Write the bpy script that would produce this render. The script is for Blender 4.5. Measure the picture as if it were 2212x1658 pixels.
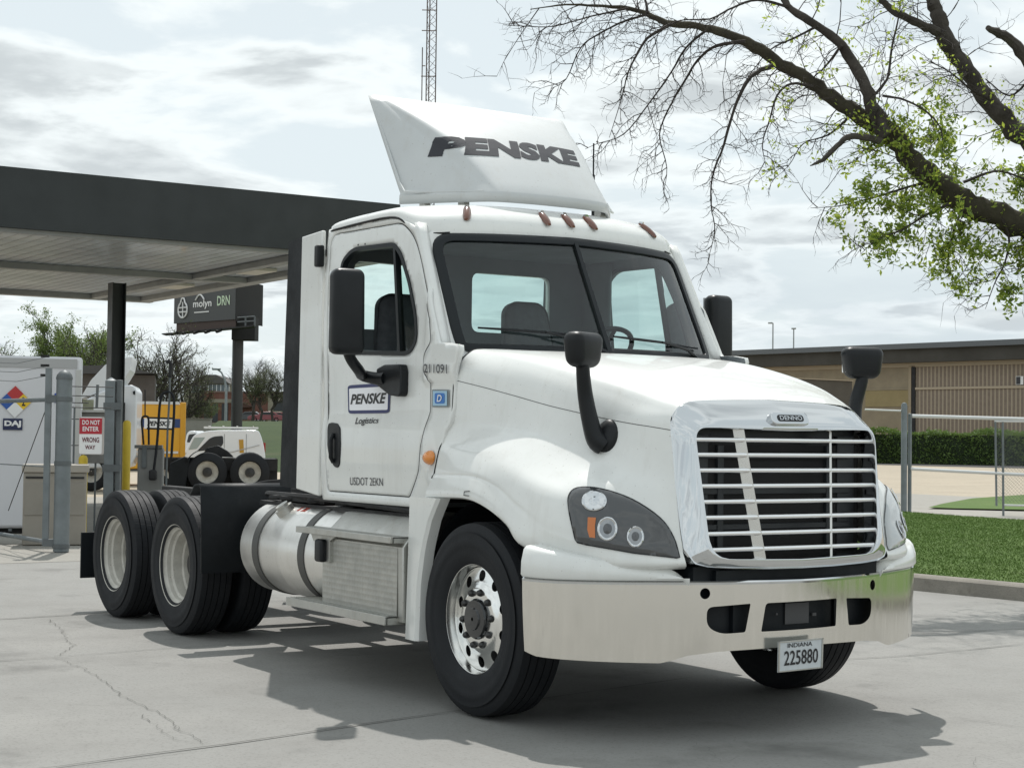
import bpy, bmesh, math, random
import numpy as np
from math import sin, cos, pi, radians, atan2, sqrt
from mathutils import Vector, Matrix
from mathutils.geometry import delaunay_2d_cdt
from mathutils.bvhtree import BVHTree
random.seed(7); np.random.seed(7)
for o in list(bpy.data.objects): bpy.data.objects.remove(o)
SC = bpy.context.scene; COL = SC.collection
# ---------------------------------------------------------------- camera
PW, PH, FPX = 2212.0, 1658.0, 3622.0
CAM = Vector((7.6064, -5.8301, 1.4738)); YAW, PIT, ROL = 2.569768, 0.03184, 0.012
FW = Vector((cos(YAW)*cos(PIT), sin(YAW)*cos(PIT), sin(PIT)))
_r = Vector((sin(YAW), -cos(YAW), 0)); _u = _r.cross(FW)
RT = _r*cos(ROL)+_u*sin(ROL); UP = _u*cos(ROL)-_r*sin(ROL)
def ray(px, py): return FW*FPX + RT*(px-PW/2) + UP*(PH/2-py)
def at(px, py, ax, v):
    d = ray(px, py); return CAM + d*((v-CAM[ax])/d[ax])
def scr(px, py, depth): return CAM + ray(px, py)*(depth/FPX)
cam = bpy.data.cameras.new('camera'); camo = bpy.data.objects.new('camera', cam); COL.objects.link(camo)
M3 = Matrix((RT, UP, -FW)).transposed(); camo.matrix_world = Matrix.Translation(CAM) @ M3.to_4x4()
cam.sensor_width = 36; cam.lens = FPX/PW*36; cam.clip_end = 5000; cam.clip_start = .05
SC.camera = camo
SC.render.resolution_x = 1024; SC.render.resolution_y = 767
# ---------------------------------------------------------------- light
SUN = Vector((-.525, .28, 1)).normalized()
s = bpy.data.lights.new('sun', 'SUN'); s.energy = 3.4; s.angle = radians(.6); s.color = (1, .965, .92)
so = bpy.data.objects.new('sun', s); COL.objects.link(so); so.rotation_euler = SUN.to_track_quat('Z', 'Y').to_euler()
SC.view_settings.view_transform = 'Standard'; SC.view_settings.look = 'None'; SC.view_settings.exposure = 0.10
w = bpy.data.worlds.new('World'); SC.world = w; w.use_nodes = True
NT = w.node_tree; NT.nodes.clear()
def N(nt, t, **k):
    n = nt.nodes.new(t)
    for a, b in k.items():
        if a == 'inp':
            for i, v in b.items(): n.inputs[i].default_value = v
        else: setattr(n, a, b)
    return n
def build_sky():
    L = NT.links.new
    out = N(NT, 'ShaderNodeOutputWorld'); bg = N(NT, 'ShaderNodeBackground'); bg.inputs[1].default_value = .1
    sky = N(NT, 'ShaderNodeTexSky', sky_type='NISHITA', sun_disc=False, sun_elevation=math.asin(SUN.z), sun_rotation=atan2(SUN.x, SUN.y))
    tc = N(NT, 'ShaderNodeTexCoord'); sep = N(NT, 'ShaderNodeSeparateXYZ'); L(tc.outputs['Generated'], sep.inputs[0])
    # project the direction on a cloud deck
    za = N(NT, 'ShaderNodeMath', operation='MAXIMUM', inp={1: 0.0}); L(sep.outputs[2], za.inputs[0])
    zb = N(NT, 'ShaderNodeMath', operation='ADD', inp={1: .13}); L(za.outputs[0], zb.inputs[0])
    dv = N(NT, 'ShaderNodeVectorMath', operation='DIVIDE'); cb = N(NT, 'ShaderNodeCombineXYZ')
    L(tc.outputs['Generated'], dv.inputs[0]); L(zb.outputs[0], cb.inputs[0]); L(zb.outputs[0], cb.inputs[1]); cb.inputs[2].default_value = 1
    L(cb.outputs[0], dv.inputs[1])
    def noise(scale, det, rough, loc, lo, hi, mapscale=(1, 1, 0.6)):
        mp = N(NT, 'ShaderNodeMapping'); mp.inputs['Location'].default_value = loc; mp.inputs['Scale'].default_value = mapscale
        L(dv.outputs[0], mp.inputs[0])
        n = N(NT, 'ShaderNodeTexNoise', inp={'Scale': scale, 'Detail': det, 'Roughness': rough, 'Distortion': .15}); L(mp.outputs[0], n.inputs[0])
        r = N(NT, 'ShaderNodeMapRange', interpolation_type='SMOOTHSTEP', inp={1: lo, 2: hi}); L(n.outputs[0], r.inputs[0]); return r.outputs[0]
    def mix(f, a, b):
        m = N(NT, 'ShaderNodeMix', data_type='RGBA'); 
        if isinstance(f, float): m.inputs[0].default_value = f
        else: L(f, m.inputs[0])
        for i, v in ((6, a), (7, b)):
            if isinstance(v, tuple): m.inputs[i].default_value = (*v, 1)
            else: L(v, m.inputs[i])
        return m.outputs[2]
    veil = mix(.88, sky.outputs[0], (7.7, 8.45, 8.65))
    mpb = N(NT, 'ShaderNodeMapping'); mpb.inputs['Location'].default_value = (2.35, .9, 0); mpb.inputs['Scale'].default_value = (1, 1, .6); L(dv.outputs[0], mpb.inputs[0])
    d_ = N(NT, 'ShaderNodeTexNoise', inp={'Scale': 1.75, 'Detail': 9, 'Roughness': .52, 'Distortion': .25}); L(mpb.outputs[0], d_.inputs[0])
    def mr(lo, hi):
        r = N(NT, 'ShaderNodeMapRange', interpolation_type='SMOOTHSTEP', inp={1: lo, 2: hi}); L(d_.outputs[0], r.inputs[0]); return r.outputs[0]
    fine = noise(4.6, 7, .55, (1.3, 5.2, 1), .40, .66)
    c1 = mix(mr(.455, .53), veil, (8.9, 9.5, 9.6))
    g2 = mix(fine, (5.9, 6.4, 6.6), (7.6, 8.15, 8.3))
    c2 = mix(mr(.525, .61), c1, g2)
    # long layered banks low over the horizon
    low = noise(.55, 7, .6, (.4, 2.6, 0), .44, .62, (.8, .8, 1))
    lowm = N(NT, 'ShaderNodeMapRange', interpolation_type='SMOOTHSTEP', inp={1: .17, 2: .03, 3: 0, 4: .75}); L(sep.outputs[2], lowm.inputs[0])
    ml = N(NT, 'ShaderNodeMath', operation='MULTIPLY'); L(low, ml.inputs[0]); L(lowm.outputs[0], ml.inputs[1])
    c3 = mix(ml.outputs[0], c2, (5.6, 6.4, 7.0))
    L(c3, bg.inputs[0]); L(bg.outputs[0], out.inputs[0])
build_sky()

# ---------------------------------------------------------------- materials
MATS = {}
def mat(name, col, rough=.5, metal=0, coat=0, var=0, vscale=4, bump=0, bscale=60, spec=.5, var2=None, emis=None):
    if name in MATS: return MATS[name]
    m = bpy.data.materials.new(name); m.use_nodes = True; nt = m.node_tree; L = nt.links.new
    b = nt.nodes['Principled BSDF']; b.inputs['Base Color'].default_value = (*col, 1); b.inputs['Roughness'].default_value = rough
    b.inputs['Metallic'].default_value = metal; b.inputs['Coat Weight'].default_value = coat; b.inputs['Coat Roughness'].default_value = .05
    b.inputs['Specular IOR Level'].default_value = spec
    tc = N(nt, 'ShaderNodeTexCoord')
    if var:
        n = N(nt, 'ShaderNodeTexNoise', inp={'Scale': vscale, 'Detail': 6, 'Roughness': .6}); L(tc.outputs['Object'], n.inputs[0])
        r = N(nt, 'ShaderNodeMapRange', inp={1: .3, 2: .7}); L(n.outputs[0], r.inputs[0])
        x = N(nt, 'ShaderNodeMix', data_type='RGBA'); L(r.outputs[0], x.inputs[0])
        c2 = var2 or tuple(c*(1-var) for c in col)
        x.inputs[6].default_value = (*col, 1); x.inputs[7].default_value = (*c2, 1); L(x.outputs[2], b.inputs['Base Color'])
        rr = N(nt, 'ShaderNodeMapRange', inp={1: .3, 2: .7, 3: rough*.85, 4: min(1, rough*1.25)}); L(n.outputs[0], rr.inputs[0]); L(rr.outputs[0], b.inputs['Roughness'])
    if bump:
        n2 = N(nt, 'ShaderNodeTexNoise', inp={'Scale': bscale, 'Detail': 5}); L(tc.outputs['Object'], n2.inputs[0])
        bp = N(nt, 'ShaderNodeBump', inp={'Strength': bump, 'Distance': .01}); L(n2.outputs[0], bp.inputs['Height']); L(bp.outputs[0], b.inputs['Normal'])
    MATS[name] = m; return m
PAINT = mat('white_paint', (.80, .81, .785), .34, 0, .55, .09, 2.6)
PAINT2 = mat('dimmed_fairing_white', (.56, .58, .58), .42, 0, .2, .07, 3)  # fairing white greyed in the colour so its sunlit face looks less lit
GAP = mat('panel_gap', (.02, .02, .02), .9)
RUB = mat('tyre_rubber', (.009, .011, .014), .66, 0, 0, .5, 5, .15, 90, .28, (.018, .019, .021))
BLKP = mat('black_plastic', (.009, .011, .013), .38, 0, 0, .3, 6, .06, 200, .32)
FLAP = mat('black_flap_plastic', (.008, .011, .014), .5, 0, 0, .35, 5, .1, 60, .25)
GASK = mat('black_gasket', (.009, .012, .014), .4, spec=.3)
CHR = mat('chrome', (.63, .645, .655), .06, 1)
ALU = mat('polished_aluminium', (.84, .84, .82), .16, 1)
TANK = mat('brushed_aluminium_tank', (.82, .81, .78), .36, 1, 0, .1, 3, .1, 14)
STEPM = mat('dull_aluminium', (.55, .55, .52), .45, 1, 0, .12, 8, .05, 50)
STRAP = mat('dark_steel_strap', (.10, .10, .095), .5, .6)
RIMW = mat('white_steel_rim', (.64, .62, .56), .55, 0, 0, .35, 7)
FRAME = mat('black_frame_paint', (.012, .012, .013), .6, 0, 0, .5, 5, .1, 40)
AMB = mat('amber_lens', (.75, .25, .03), .12, 0, 1)
MARK = mat('brown_amber_marker', (.13, .035, .012), .15, 0, 1)
INT = mat('grey_cab_lining', (.17, .19, .20), .8, 0, 0, .15, 3)
SEATM = mat('grey_seat_fabric', (.16, .16, .17), .85, 0, 0, .2, 20)
SEATD = mat('dark_seat_fabric', (.045, .05, .055), .85, 0, 0, .2, 20)
HLM = mat('smoked_headlight_lens', (.045, .048, .05), .07, 0, 1)
HLC = mat('clear_headlight_lens', (.42, .44, .44), .06, 0, 1)
DKG = mat('dark_glass', (.01, .011, .012), .05, 0, 0)
RAD = mat('black_radiator', (.006, .008, .012), .45)
NAVY = mat('navy_letters', (.012, .02, .11), .35)
BLACKL = mat('black_letters', (.012, .012, .014), .4)
GREYL = mat('charcoal_letters', (.05, .052, .06), .4)
WHITEL = mat('white_letters', (.78, .78, .78), .5)
NUT = mat('dark_lug_nut', (.06, .06, .06), .35, .7); 
GALV = mat('galvanised_steel', (.30, .33, .34), .5, .55, 0, .2, 7)
def grime(m, amount):
    nt = m.node_tree; L = nt.links.new; b = nt.nodes['Principled BSDF']; src = b.inputs['Base Color'].links[0].from_socket; tc = N(nt, 'ShaderNodeTexCoord')
    mp = N(nt, 'ShaderNodeMapping'); mp.inputs['Scale'].default_value = (9, 9, 1.1); L(tc.outputs['Object'], mp.inputs[0]); n = N(nt, 'ShaderNodeTexNoise', inp={'Scale': 1.3, 'Detail': 8, 'Roughness': .7}); L(mp.outputs[0], n.inputs[0])
    r = N(nt, 'ShaderNodeMapRange', inp={1: .52, 2: .78, 3: 0, 4: amount}); L(n.outputs[0], r.inputs[0]); x = N(nt, 'ShaderNodeMix', data_type='RGBA'); L(r.outputs[0], x.inputs[0]); L(src, x.inputs[6]); x.inputs[7].default_value = (.42, .39, .33, 1)
    n3 = N(nt, 'ShaderNodeTexNoise', inp={'Scale': 70, 'Detail': 2}); L(tc.outputs['Object'], n3.inputs[0]); r3 = N(nt, 'ShaderNodeMapRange', inp={1: .70, 2: .74, 3: 0, 4: amount*1.6}); L(n3.outputs[0], r3.inputs[0])
    x3 = N(nt, 'ShaderNodeMix', data_type='RGBA'); L(r3.outputs[0], x3.inputs[0]); L(x.outputs[2], x3.inputs[6]); x3.inputs[7].default_value = (.25, .22, .18, 1); L(x3.outputs[2], b.inputs['Base Color'])
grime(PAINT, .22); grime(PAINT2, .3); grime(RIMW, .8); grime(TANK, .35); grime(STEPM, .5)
def glass(name, tint, spec=1.0):
    m = bpy.data.materials.new(name); m.use_nodes = True; nt = m.node_tree; nt.nodes.clear(); L = nt.links.new
    o = N(nt, 'ShaderNodeOutputMaterial'); t = N(nt, 'ShaderNodeBsdfTransparent'); t.inputs[0].default_value = (*tint, 1)
    g = N(nt, 'ShaderNodeBsdfGlossy', inp={'Roughness': .02}); f = N(nt, 'ShaderNodeFresnel', inp={'IOR': 1.5}); mx = N(nt, 'ShaderNodeMixShader')
    ml = N(nt, 'ShaderNodeMath', operation='MULTIPLY', inp={1: spec}); L(f.outputs[0], ml.inputs[0])
    L(ml.outputs[0], mx.inputs[0]); L(t.outputs[0], mx.inputs[1]); L(g.outputs[0], mx.inputs[2]); L(mx.outputs[0], o.inputs[0]); return m
GLS = glass('tinted_cab_glass', (.76, .90, .86)); WGL = glass('windshield_glass', (.76, .86, .85), 1.5)

# ---------------------------------------------------------------- mesh helpers
def mk(name, vs, fs, m, parent=None, smooth=38, midx=None, fix=True, bev=0, merge=False):
    me = bpy.data.meshes.new(name); me.from_pydata([tuple(v) for v in vs], [], fs)
    for x in (m if isinstance(m, (list, tuple)) else [m]): me.materials.append(x)
    if midx: me.polygons.foreach_set('material_index', midx)
    if fix or merge:
        b = bmesh.new(); b.from_mesh(me)
        if merge: bmesh.ops.remove_doubles(b, verts=b.verts, dist=1e-5)
        if fix: bmesh.ops.recalc_face_normals(b, faces=b.faces)
        b.to_mesh(me); b.free()
    if smooth: me.shade_smooth(); me.set_sharp_from_angle(angle=radians(smooth))
    o = bpy.data.objects.new(name, me); COL.objects.link(o)
    if parent: o.parent = parent
    if bev:
        md = o.modifiers.new('bevel', 'BEVEL'); md.width = bev; md.segments = 2; md.limit_method = 'ANGLE'; md.angle_limit = radians(50)
    return o
class MB:
    def __init__(s): s.v = []; s.f = []; s.m = []
    def add(s, vs, fs, mi=0):
        o = len(s.v); s.v += [tuple(v) for v in vs]; s.f += [tuple(i+o for i in f) for f in fs]; s.m += [mi]*len(fs); return s
    def box(s, x0, x1, y0, y1, z0, z1, mi=0, mtx=None):
        v = [Vector((x, y, z)) for z in (z0, z1) for y in (y0, y1) for x in (x0, x1)]
        if mtx: v = [mtx @ q for q in v]
        return s.add(v, [(0, 2, 3, 1), (4, 5, 7, 6), (0, 1, 5, 4), (2, 6, 7, 3), (0, 4, 6, 2), (1, 3, 7, 5)], mi)
    def tube(s, path, rad, n=8, mi=0, cap=True):
        path = [Vector(p) for p in path]; k = len(path)
        rad = rad if isinstance(rad, (list, tuple)) else [rad]*k
        t0 = (path[1]-path[0]).normalized(); a = Vector((0, 0, 1)) if abs(t0.z) < .9 else Vector((1, 0, 0))
        nx = t0.cross(a).normalized(); vs = []
        for i, p in enumerate(path):
            t = (path[min(i+1, k-1)]-path[max(i-1, 0)]).normalized()
            nx = (nx-t*nx.dot(t)).normalized(); ny = t.cross(nx)
            vs += [p+(nx*cos(2*pi*j/n)+ny*sin(2*pi*j/n))*rad[i] for j in range(n)]
        fs = [(i*n+j, i*n+(j+1) % n, (i+1)*n+(j+1) % n, (i+1)*n+j) for i in range(k-1) for j in range(n)]
        if cap: fs += [tuple(range(n-1, -1, -1)), tuple(range((k-1)*n, k*n))]
        return s.add(vs, fs, mi)
    def grid(s, rows, closeu=False, closev=False, mi=0):
        r = len(rows); c = len(rows[0]); vs = [p for row in rows for p in row]; fs = []
        for i in range(r if closeu else r-1):
            for j in range(c if closev else c-1):
                a, b = i, (i+1) % r; d, e = j, (j+1) % c
                fs.append((a*c+d, a*c+e, b*c+e, b*c+d))
        return s.add(vs, fs, mi)
    def prism(s, poly, mp, t0, t1, mi=0):
        n = len(poly); vs = [mp(u, v, t0) for u, v in poly]+[mp(u, v, t1) for u, v in poly]
        fs = [tuple(range(n)), tuple(range(2*n-1, n-1, -1))]+[(i, (i+1) % n, n+(i+1) % n, n+i) for i in range(n)]
        return s.add(vs, fs, mi)
    def out(s, name, m, parent=None, **k): return mk(name, s.v, s.f, m, parent, midx=s.m, **k)
def cr(p, n):       # catmull-rom through a list of tuples
    p = [np.array(q, float) for q in p]; o = []
    for i in range(len(p)-1):
        a = p[i-1] if i else 2*p[0]-p[1]; b, c = p[i], p[i+1]; d = p[i+2] if i+2 < len(p) else 2*p[-1]-p[-2]
        for k in range(n):
            t = k/n; o.append(.5*((2*b)+(c-a)*t+(2*a-5*b+4*c-d)*t*t+(3*b-a-3*c+d)*t**3))
    o.append(p[-1]); return [tuple(q) for q in o]
def itp(x, xs, ys): return float(np.interp(x, xs, ys))
def rbox(name, sx, sy, sz, r, m, parent=None, loc=(0, 0, 0), rot=(0, 0, 0), seg=4, taper=None):
    b = bmesh.new(); bmesh.ops.create_cube(b, size=1)
    for v in b.verts: v.co = Vector((v.co.x*sx, v.co.y*sy, v.co.z*sz))
    if taper:
        for v in b.verts:
            k = taper[0] if v.co.z > 0 else taper[1]; v.co.x *= k; v.co.y *= k
    bmesh.ops.bevel(b, geom=b.edges[:], offset=r, segments=seg, profile=.5, affect='EDGES')
    from mathutils import Euler
    mt = Matrix.Translation(loc) @ Euler(rot).to_matrix().to_4x4(); bmesh.ops.transform(b, matrix=mt, verts=b.verts)
    me = bpy.data.meshes.new(name); b.to_mesh(me); b.free(); me.materials.append(m); me.shade_smooth(); me.set_sharp_from_angle(angle=radians(40))
    o = bpy.data.objects.new(name, me); COL.objects.link(o)
    if parent: o.parent = parent
    return o
def lathe(prof, n=64, axis='y', cen=(0, 0, 0), mi=0, mb=None, sgn=1):   # prof: (offset along axis, radius)
    mb = mb or MB(); rows = []
    for a, r in prof:
        row = []
        for j in range(n):
            c_, s_ = cos(2*pi*j/n)*r, sin(2*pi*j/n)*r
            row.append((cen[0]+c_, cen[1]+a*sgn, cen[2]+s_) if axis == 'y' else ((cen[0]+a*sgn, cen[1]+c_, cen[2]+s_) if axis == 'x' else (cen[0]+c_, cen[1]+s_, cen[2]+a*sgn)))
        rows.append(row)
    return mb.grid(rows, closev=True, mi=mi)
def inpoly(p, poly):
    x, y = p; c = False; n = len(poly)
    for i in range(n):
        x1, y1 = poly[i]; x2, y2 = poly[i-1]
        if (y1 > y) != (y2 > y) and x < (x2-x1)*(y-y1)/(y2-y1)+x1: c = not c
    return c
def resample(poly, step):
    o = []; n = len(poly)
    for i in range(n):
        a = Vector(poly[i]); b = Vector(poly[(i+1) % n]); k = max(1, int((b-a).length/step))
        o += [tuple(a.lerp(b, t/k)) for t in range(k)]
    return o
def rounded(poly, r, n=5):      # round the corners of a polygon; r may be a list
    o = []; k = len(poly); rr = r if isinstance(r, (list, tuple)) else [r]*k
    for i in range(k):
        p = Vector(poly[i]); a = (Vector(poly[i-1])-p); b = (Vector(poly[(i+1) % k])-p); q = rr[i]
        if q < 1e-4: o.append(tuple(p)); continue
        a = p+a.normalized()*min(q, a.length*.48); b = p+b.normalized()*min(q, b.length*.48)
        for j in range(n+1):
            t = j/n; o.append(tuple(a*(1-t)**2+p*2*t*(1-t)+b*t*t))
    return o
def panel(name, outline, holes, step, fn, m, parent=None, th=0, thm=None, smooth=38, off=0, both=False, name2=None, rimm=None):
    """a sheet cut to an outline with holes, bent by fn(u,v) -> xyz; th > 0 gives it thickness along its normal"""
    ol = resample(outline, step); hs = [resample(h, step) for h in holes]
    verts = [Vector(p) for p in ol]; edges = [(i, (i+1) % len(ol)) for i in range(len(ol))]
    for h in hs:
        k = len(verts); verts += [Vector(p) for p in h]; edges += [(k+i, k+(i+1) % len(h)) for i in range(len(h))]
    nb = len(verts); B = np.array([tuple(v) for v in verts])
    xs = np.arange(B[:, 0].min()+step*.5, B[:, 0].max(), step); ys = np.arange(B[:, 1].min()+step*.5, B[:, 1].max(), step)
    for x in xs:
        for y in ys:
            if not inpoly((x, y), ol) or any(inpoly((x, y), h) for h in hs): continue
            if ((B-np.array([x, y]))**2).sum(1).min() < (step*.45)**2: continue
            verts.append(Vector((x, y)))
    V2, E2, F2, *_ = delaunay_2d_cdt(verts, edges, [], 0, 1e-6)
    fs = []
    for f in F2:
        c = sum((V2[i] for i in f), Vector((0, 0)))/len(f)
        if inpoly(tuple(c), ol) and not any(inpoly(tuple(c), h) for h in hs): fs.append(tuple(f))
    P = [Vector(fn(v.x, v.y)) for v in V2]
    ms = [m] if not thm else [m, thm, rimm or m]
    def one(P, flip):
        f2 = [tuple(reversed(f)) for f in fs] if flip else fs
        o = mk(name, P, f2, ms, parent, smooth, fix=False)
        if th:
            md = o.modifiers.new('thickness', 'SOLIDIFY'); md.thickness = th; md.offset = -1
            if thm: md.material_offset = 1; md.material_offset_rim = 2
        return o
    # orientation: make normals point outward as asked by fn.out
    e = 1e-3; c = V2[fs[0][0]]; a, b_, d = (P[i] for i in fs[0][:3]); n = (b_-a).cross(d-a)
    want = getattr(fn, 'out', None) or Vector((0, -1, 0)); flip = n.dot(want) < 0
    o1 = one(P, flip)
    if both:
        o2 = one([Vector((p.x, -p.y, p.z)) for p in P], not flip); return o1, o2
    return o1
def text2d(s, bold=0.0, shear=0.0, space=1.0):
    c = bpy.data.curves.new('t', 'FONT'); c.body = s; c.offset = bold; c.shear = shear; c.space_character = space; c.resolution_u = 3
    o = bpy.data.objects.new('t', c); COL.objects.link(o); dg = bpy.context.evaluated_depsgraph_get(); me = o.evaluated_get(dg).to_mesh()
    b = bmesh.new(); b.from_mesh(me); bmesh.ops.triangulate(b, faces=b.faces); bmesh.ops.remove_doubles(b, verts=b.verts, dist=1e-5)
    v = [(q.co.x, q.co.y) for q in b.verts]; f = [tuple(q.index for q in g.verts) for g in b.faces]; b.free()
    o.evaluated_get(dg).to_mesh_clear(); bpy.data.objects.remove(o); bpy.data.curves.remove(c)
    A = np.array(v); A -= A.min(0); A /= A.max(0); return A, f
def text(name, s, fn, m, parent=None, bold=.02, shear=0, cuts=0, space=1.0, label=None):
    """fn(u,v), u,v in 0..1 over the text's box -> xyz"""
    A, f = text2d(s, bold, shear, space)
    if cuts:
        b = bmesh.new(); vs = [b.verts.new((x, y, 0)) for x, y in A]
        for q in f:
            try: b.faces.new([vs[i] for i in q])
            except ValueError: pass
        for _ in range(cuts):
            bmesh.ops.subdivide_edges(b, edges=[e for e in b.edges if e.calc_length() > .05], cuts=1)
            bmesh.ops.triangulate(b, faces=b.faces)
        b.verts.index_update(); A = [(q.co.x, q.co.y) for q in b.verts]; f = [tuple(q.index for q in g.verts) for g in b.faces]; b.free()
    return mk(name, [fn(x, y) for x, y in A], f, m, parent, smooth=0, fix=False)
def quadmap(tl, tr, bl, br):
    tl, tr, bl, br = map(Vector, (tl, tr, bl, br))
    return lambda u, v: (bl.lerp(br, u)).lerp(tl.lerp(tr, u), v)
def thing(name, label, cat, loc=(0, 0, 0), rotz=0, group=None):
    o = bpy.data.objects.new(name, None); COL.objects.link(o); o.location = loc; o.rotation_euler = (0, 0, rotz)
    o.empty_display_size = .2; o['label'] = label; o['category'] = cat
    if group: o['group'] = group
    return o
def tag(o, label, cat, group=None):
    o['label'] = label; o['category'] = cat
    if group: o['group'] = group
    return o
def struct(o): o['kind'] = 'structure'; return o
def stuff(o, label, cat): o['kind'] = 'stuff'; o['label'] = label; o['category'] = cat; return o
def copy_tree(o, parent=None):
    c = o.copy(); COL.objects.link(c); c.parent = parent
    for ch in o.children: copy_tree(ch, c)
    return c
# ================================================================ THE TRUCK
# frame: +X is the nose, -Y the kerb side that faces the camera, front axle at x = 0
TR = thing('semi_truck', 'white day cab semi truck with chrome grille and bumper parked in the foreground', 'truck')
def sstep(x, a, b):
    t = max(0, min(1, (x-a)/(b-a))); return t*t*(3-2*t)
WZ, WW = [1.05, 1.15, 1.3, 1.42, 1.52, 1.62, 1.8, 1.95, 2.3, 2.7, 2.85], [1.045, 1.055, 1.065, 1.066, 1.058, 1.04, 1.032, 1.028, 1.008, .985, .97]
def w0(z): return itp(z, WZ, WW)
def wt(x, z): return w0(z)+.055*sstep(z, 1.35, 2.5)*max(0, min(1, (-x-.95)/1.1))
def wside(x, z):
    y = wt(x, z)
    f = sstep(x, -.80, -.76)
    y += .022*f*sstep(z, 1.775, 1.80) + .02*sstep(x, -.68, -.5)*(1-sstep(z, 1.3, 1.5))
    y += .035*sstep(x, -.70, -.60)*sstep(z, 1.17, 1.20)*(1-sstep(z, 1.25, 1.28))
    y -= .015*sstep(-x, 2.0, 2.07)**2
    return y
def SIDE(x, z, off=0): return (x, -wside(x, z)-off, z)
SIDE.out = Vector((0, -1, 0))
def sp(px, py):      # pixel of the photo -> (x, z) on the near cab side
    y = 1.03
    for _ in range(4):
        p = at(px, py, 1, -y); y = wt(p.x, p.z)
    return (p.x, p.z)
def xws(y, z): return -.412-.538*(z-1.994)-.19*(abs(y)/.92)**2.6
# ---- cab body sides, door
seam = [sp(*p) for p in ((934, 690), (937, 738), (923, 762), (920, 788), (922, 808), (930, 816), (929, 890), (914, 934), (907, 966), (904, 1014), (897, 1038), (884, 1060))]
ztop = 2.79
door_out = rounded([(seam[0][0], seam[0][1])] + [sp(908, 553), sp(893, 507), sp(868, 482), sp(716, 508)] + [(-1.955, 1.125)] + [(seam[-1][0], 1.125)] + seam[-2:0:-1], [0, .1, .1, .06, .1, .03, .02]+[.03]*(len(seam)-2))
win = rounded([sp(*p) for p in ((737, 566), (762, 535), (852, 524), (868, 545), (886, 606), (900, 680), (903, 735), (885, 767), (738, 764))], [.06, .08, .04, .05, .03, .05, .07, .08, .06])
def inset(poly, d):
    k = len(poly); a = sum(poly[i-1][0]*poly[i][1]-poly[i][0]*poly[i-1][1] for i in range(k)); sg = 1 if a > 0 else -1; o = []
    for i in range(k):
        p0, p1, p2 = Vector(poly[i-1]), Vector(poly[i]), Vector(poly[(i+1) % k]); t = ((p1-p0).normalized()+(p2-p1).normalized())
        if t.length < 1e-6: t = p2-p0
        t.normalize(); n = Vector((-t.y, t.x))*sg; o.append((p1.x+n.x*d, p1.y+n.y*d))
    return o
cowl_edge = [(-.585, 1.125), (-.555, 1.20), (-.517, 1.25), (-.510, 1.42), (-.485, 1.50), (-.44, 1.56), (-.42, 1.64), (-.42, 1.78), (-.405, 1.87), (-.36, 1.955), (-.37, 1.985), (-.48, 2.0), (-.60, 2.005)]
xe = lambda z: xws(.93, z)+.006
side_out = [(-2.07, 1.065), (-.62, 1.065)]+cowl_edge+[(xe(z), z) for z in (2.02, 2.2, 2.4, 2.6, 2.70)]+[(-1.16, 2.775), (-1.28, 2.80), (-2.07, 2.79)]
panel('cab_side', side_out, [inset(door_out, -.007)], .035, SIDE, PAINT, TR, th=.03, thm=INT, both=True, rimm=PAINT)
d1, d2 = panel('door', door_out, [win], .03, SIDE, PAINT, TR, th=.04, thm=INT, both=True, rimm=BLKP)
d1['label'] = 'passenger door with the company sign and its window wound down'
# dark seal behind the door gap
for sg in (1, -1):
    mb = MB(); ring = resample(door_out, .06)
    for a in (0,): mb.grid([[(x, sg*-(wside(x, z)-.022), z) for x, z in inset(ring, d)] for d in (-.03, .03)], closev=True)
    mb.out('door_seal', GAP, d1 if sg == 1 else d2, fix=False)
# window frame trim and vent bar, glass
def wtrim(parent, sg):
    f = lambda d, off: [(x, sg*-(wside(x, z)+off), z) for x, z in inset(win, d)]
    mb = MB(); mb.grid([f(-.002, -.002), f(-.002, .006), f(.022, .006), f(.026, -.03)], closev=True)
    a, b = sp(851, 526), sp(862, 765)
    mb.prism([(a[0]-.012, a[1]), (a[0]+.012, a[1]), (b[0]+.014, b[1]), (b[0]-.014, b[1])], lambda u, v, t: (u, sg*-(wside(u, v)+t), v), -.035, .002)
    mb.out('window_trim', GASK, parent)
wtrim(d1, 1); wtrim(d2, -1)
vx = sp(856, 640)[0]
wr = resample(inset(win, .015), .012); vent = [p for p in wr if p[0] > vx]; vent = vent + []
fv = lambda x, z: (x, -(wside(x, z)-.02), z); fv.out = Vector((0, -1, 0))
g1, g2 = panel('vent_glass', [(vx, max(p[1] for p in vent))]+vent+[(vx, min(p[1] for p in vent))] if False else vent, [], .06, fv, GLS, None, both=True); g1.parent = d1; g2.parent = d2
low = [p for p in wr if p[0] < vx+.01]
gl = panel('door_glass', low, [], .06, lambda x, z: (x, (wside(x, z)-.02), z), GLS, d2)
# ---- A pillars
def pil_rows(sg):
    rows = []
    for z in np.linspace(1.98, 2.735, 14):
        wz = w0(z); A = Vector((xe(z)-.02, wz-.004)); B = Vector((xws(wz-.075, z)+.001, wz-.075)); Cc = Vector((xe(z)+.035, wz+.001)); r = []
        for k in range(7):
            t = k/6; p = A*(1-t)**2+Cc*2*t*(1-t)+B*t*t; r.append((p.x, sg*-p.y, z))
        rows.append(r)
    return rows
for sg in (1, -1): MB().grid(pil_rows(sg)).out('windshield_pillar', PAINT, TR).modifiers.new('t', 'SOLIDIFY').thickness = .02
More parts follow.
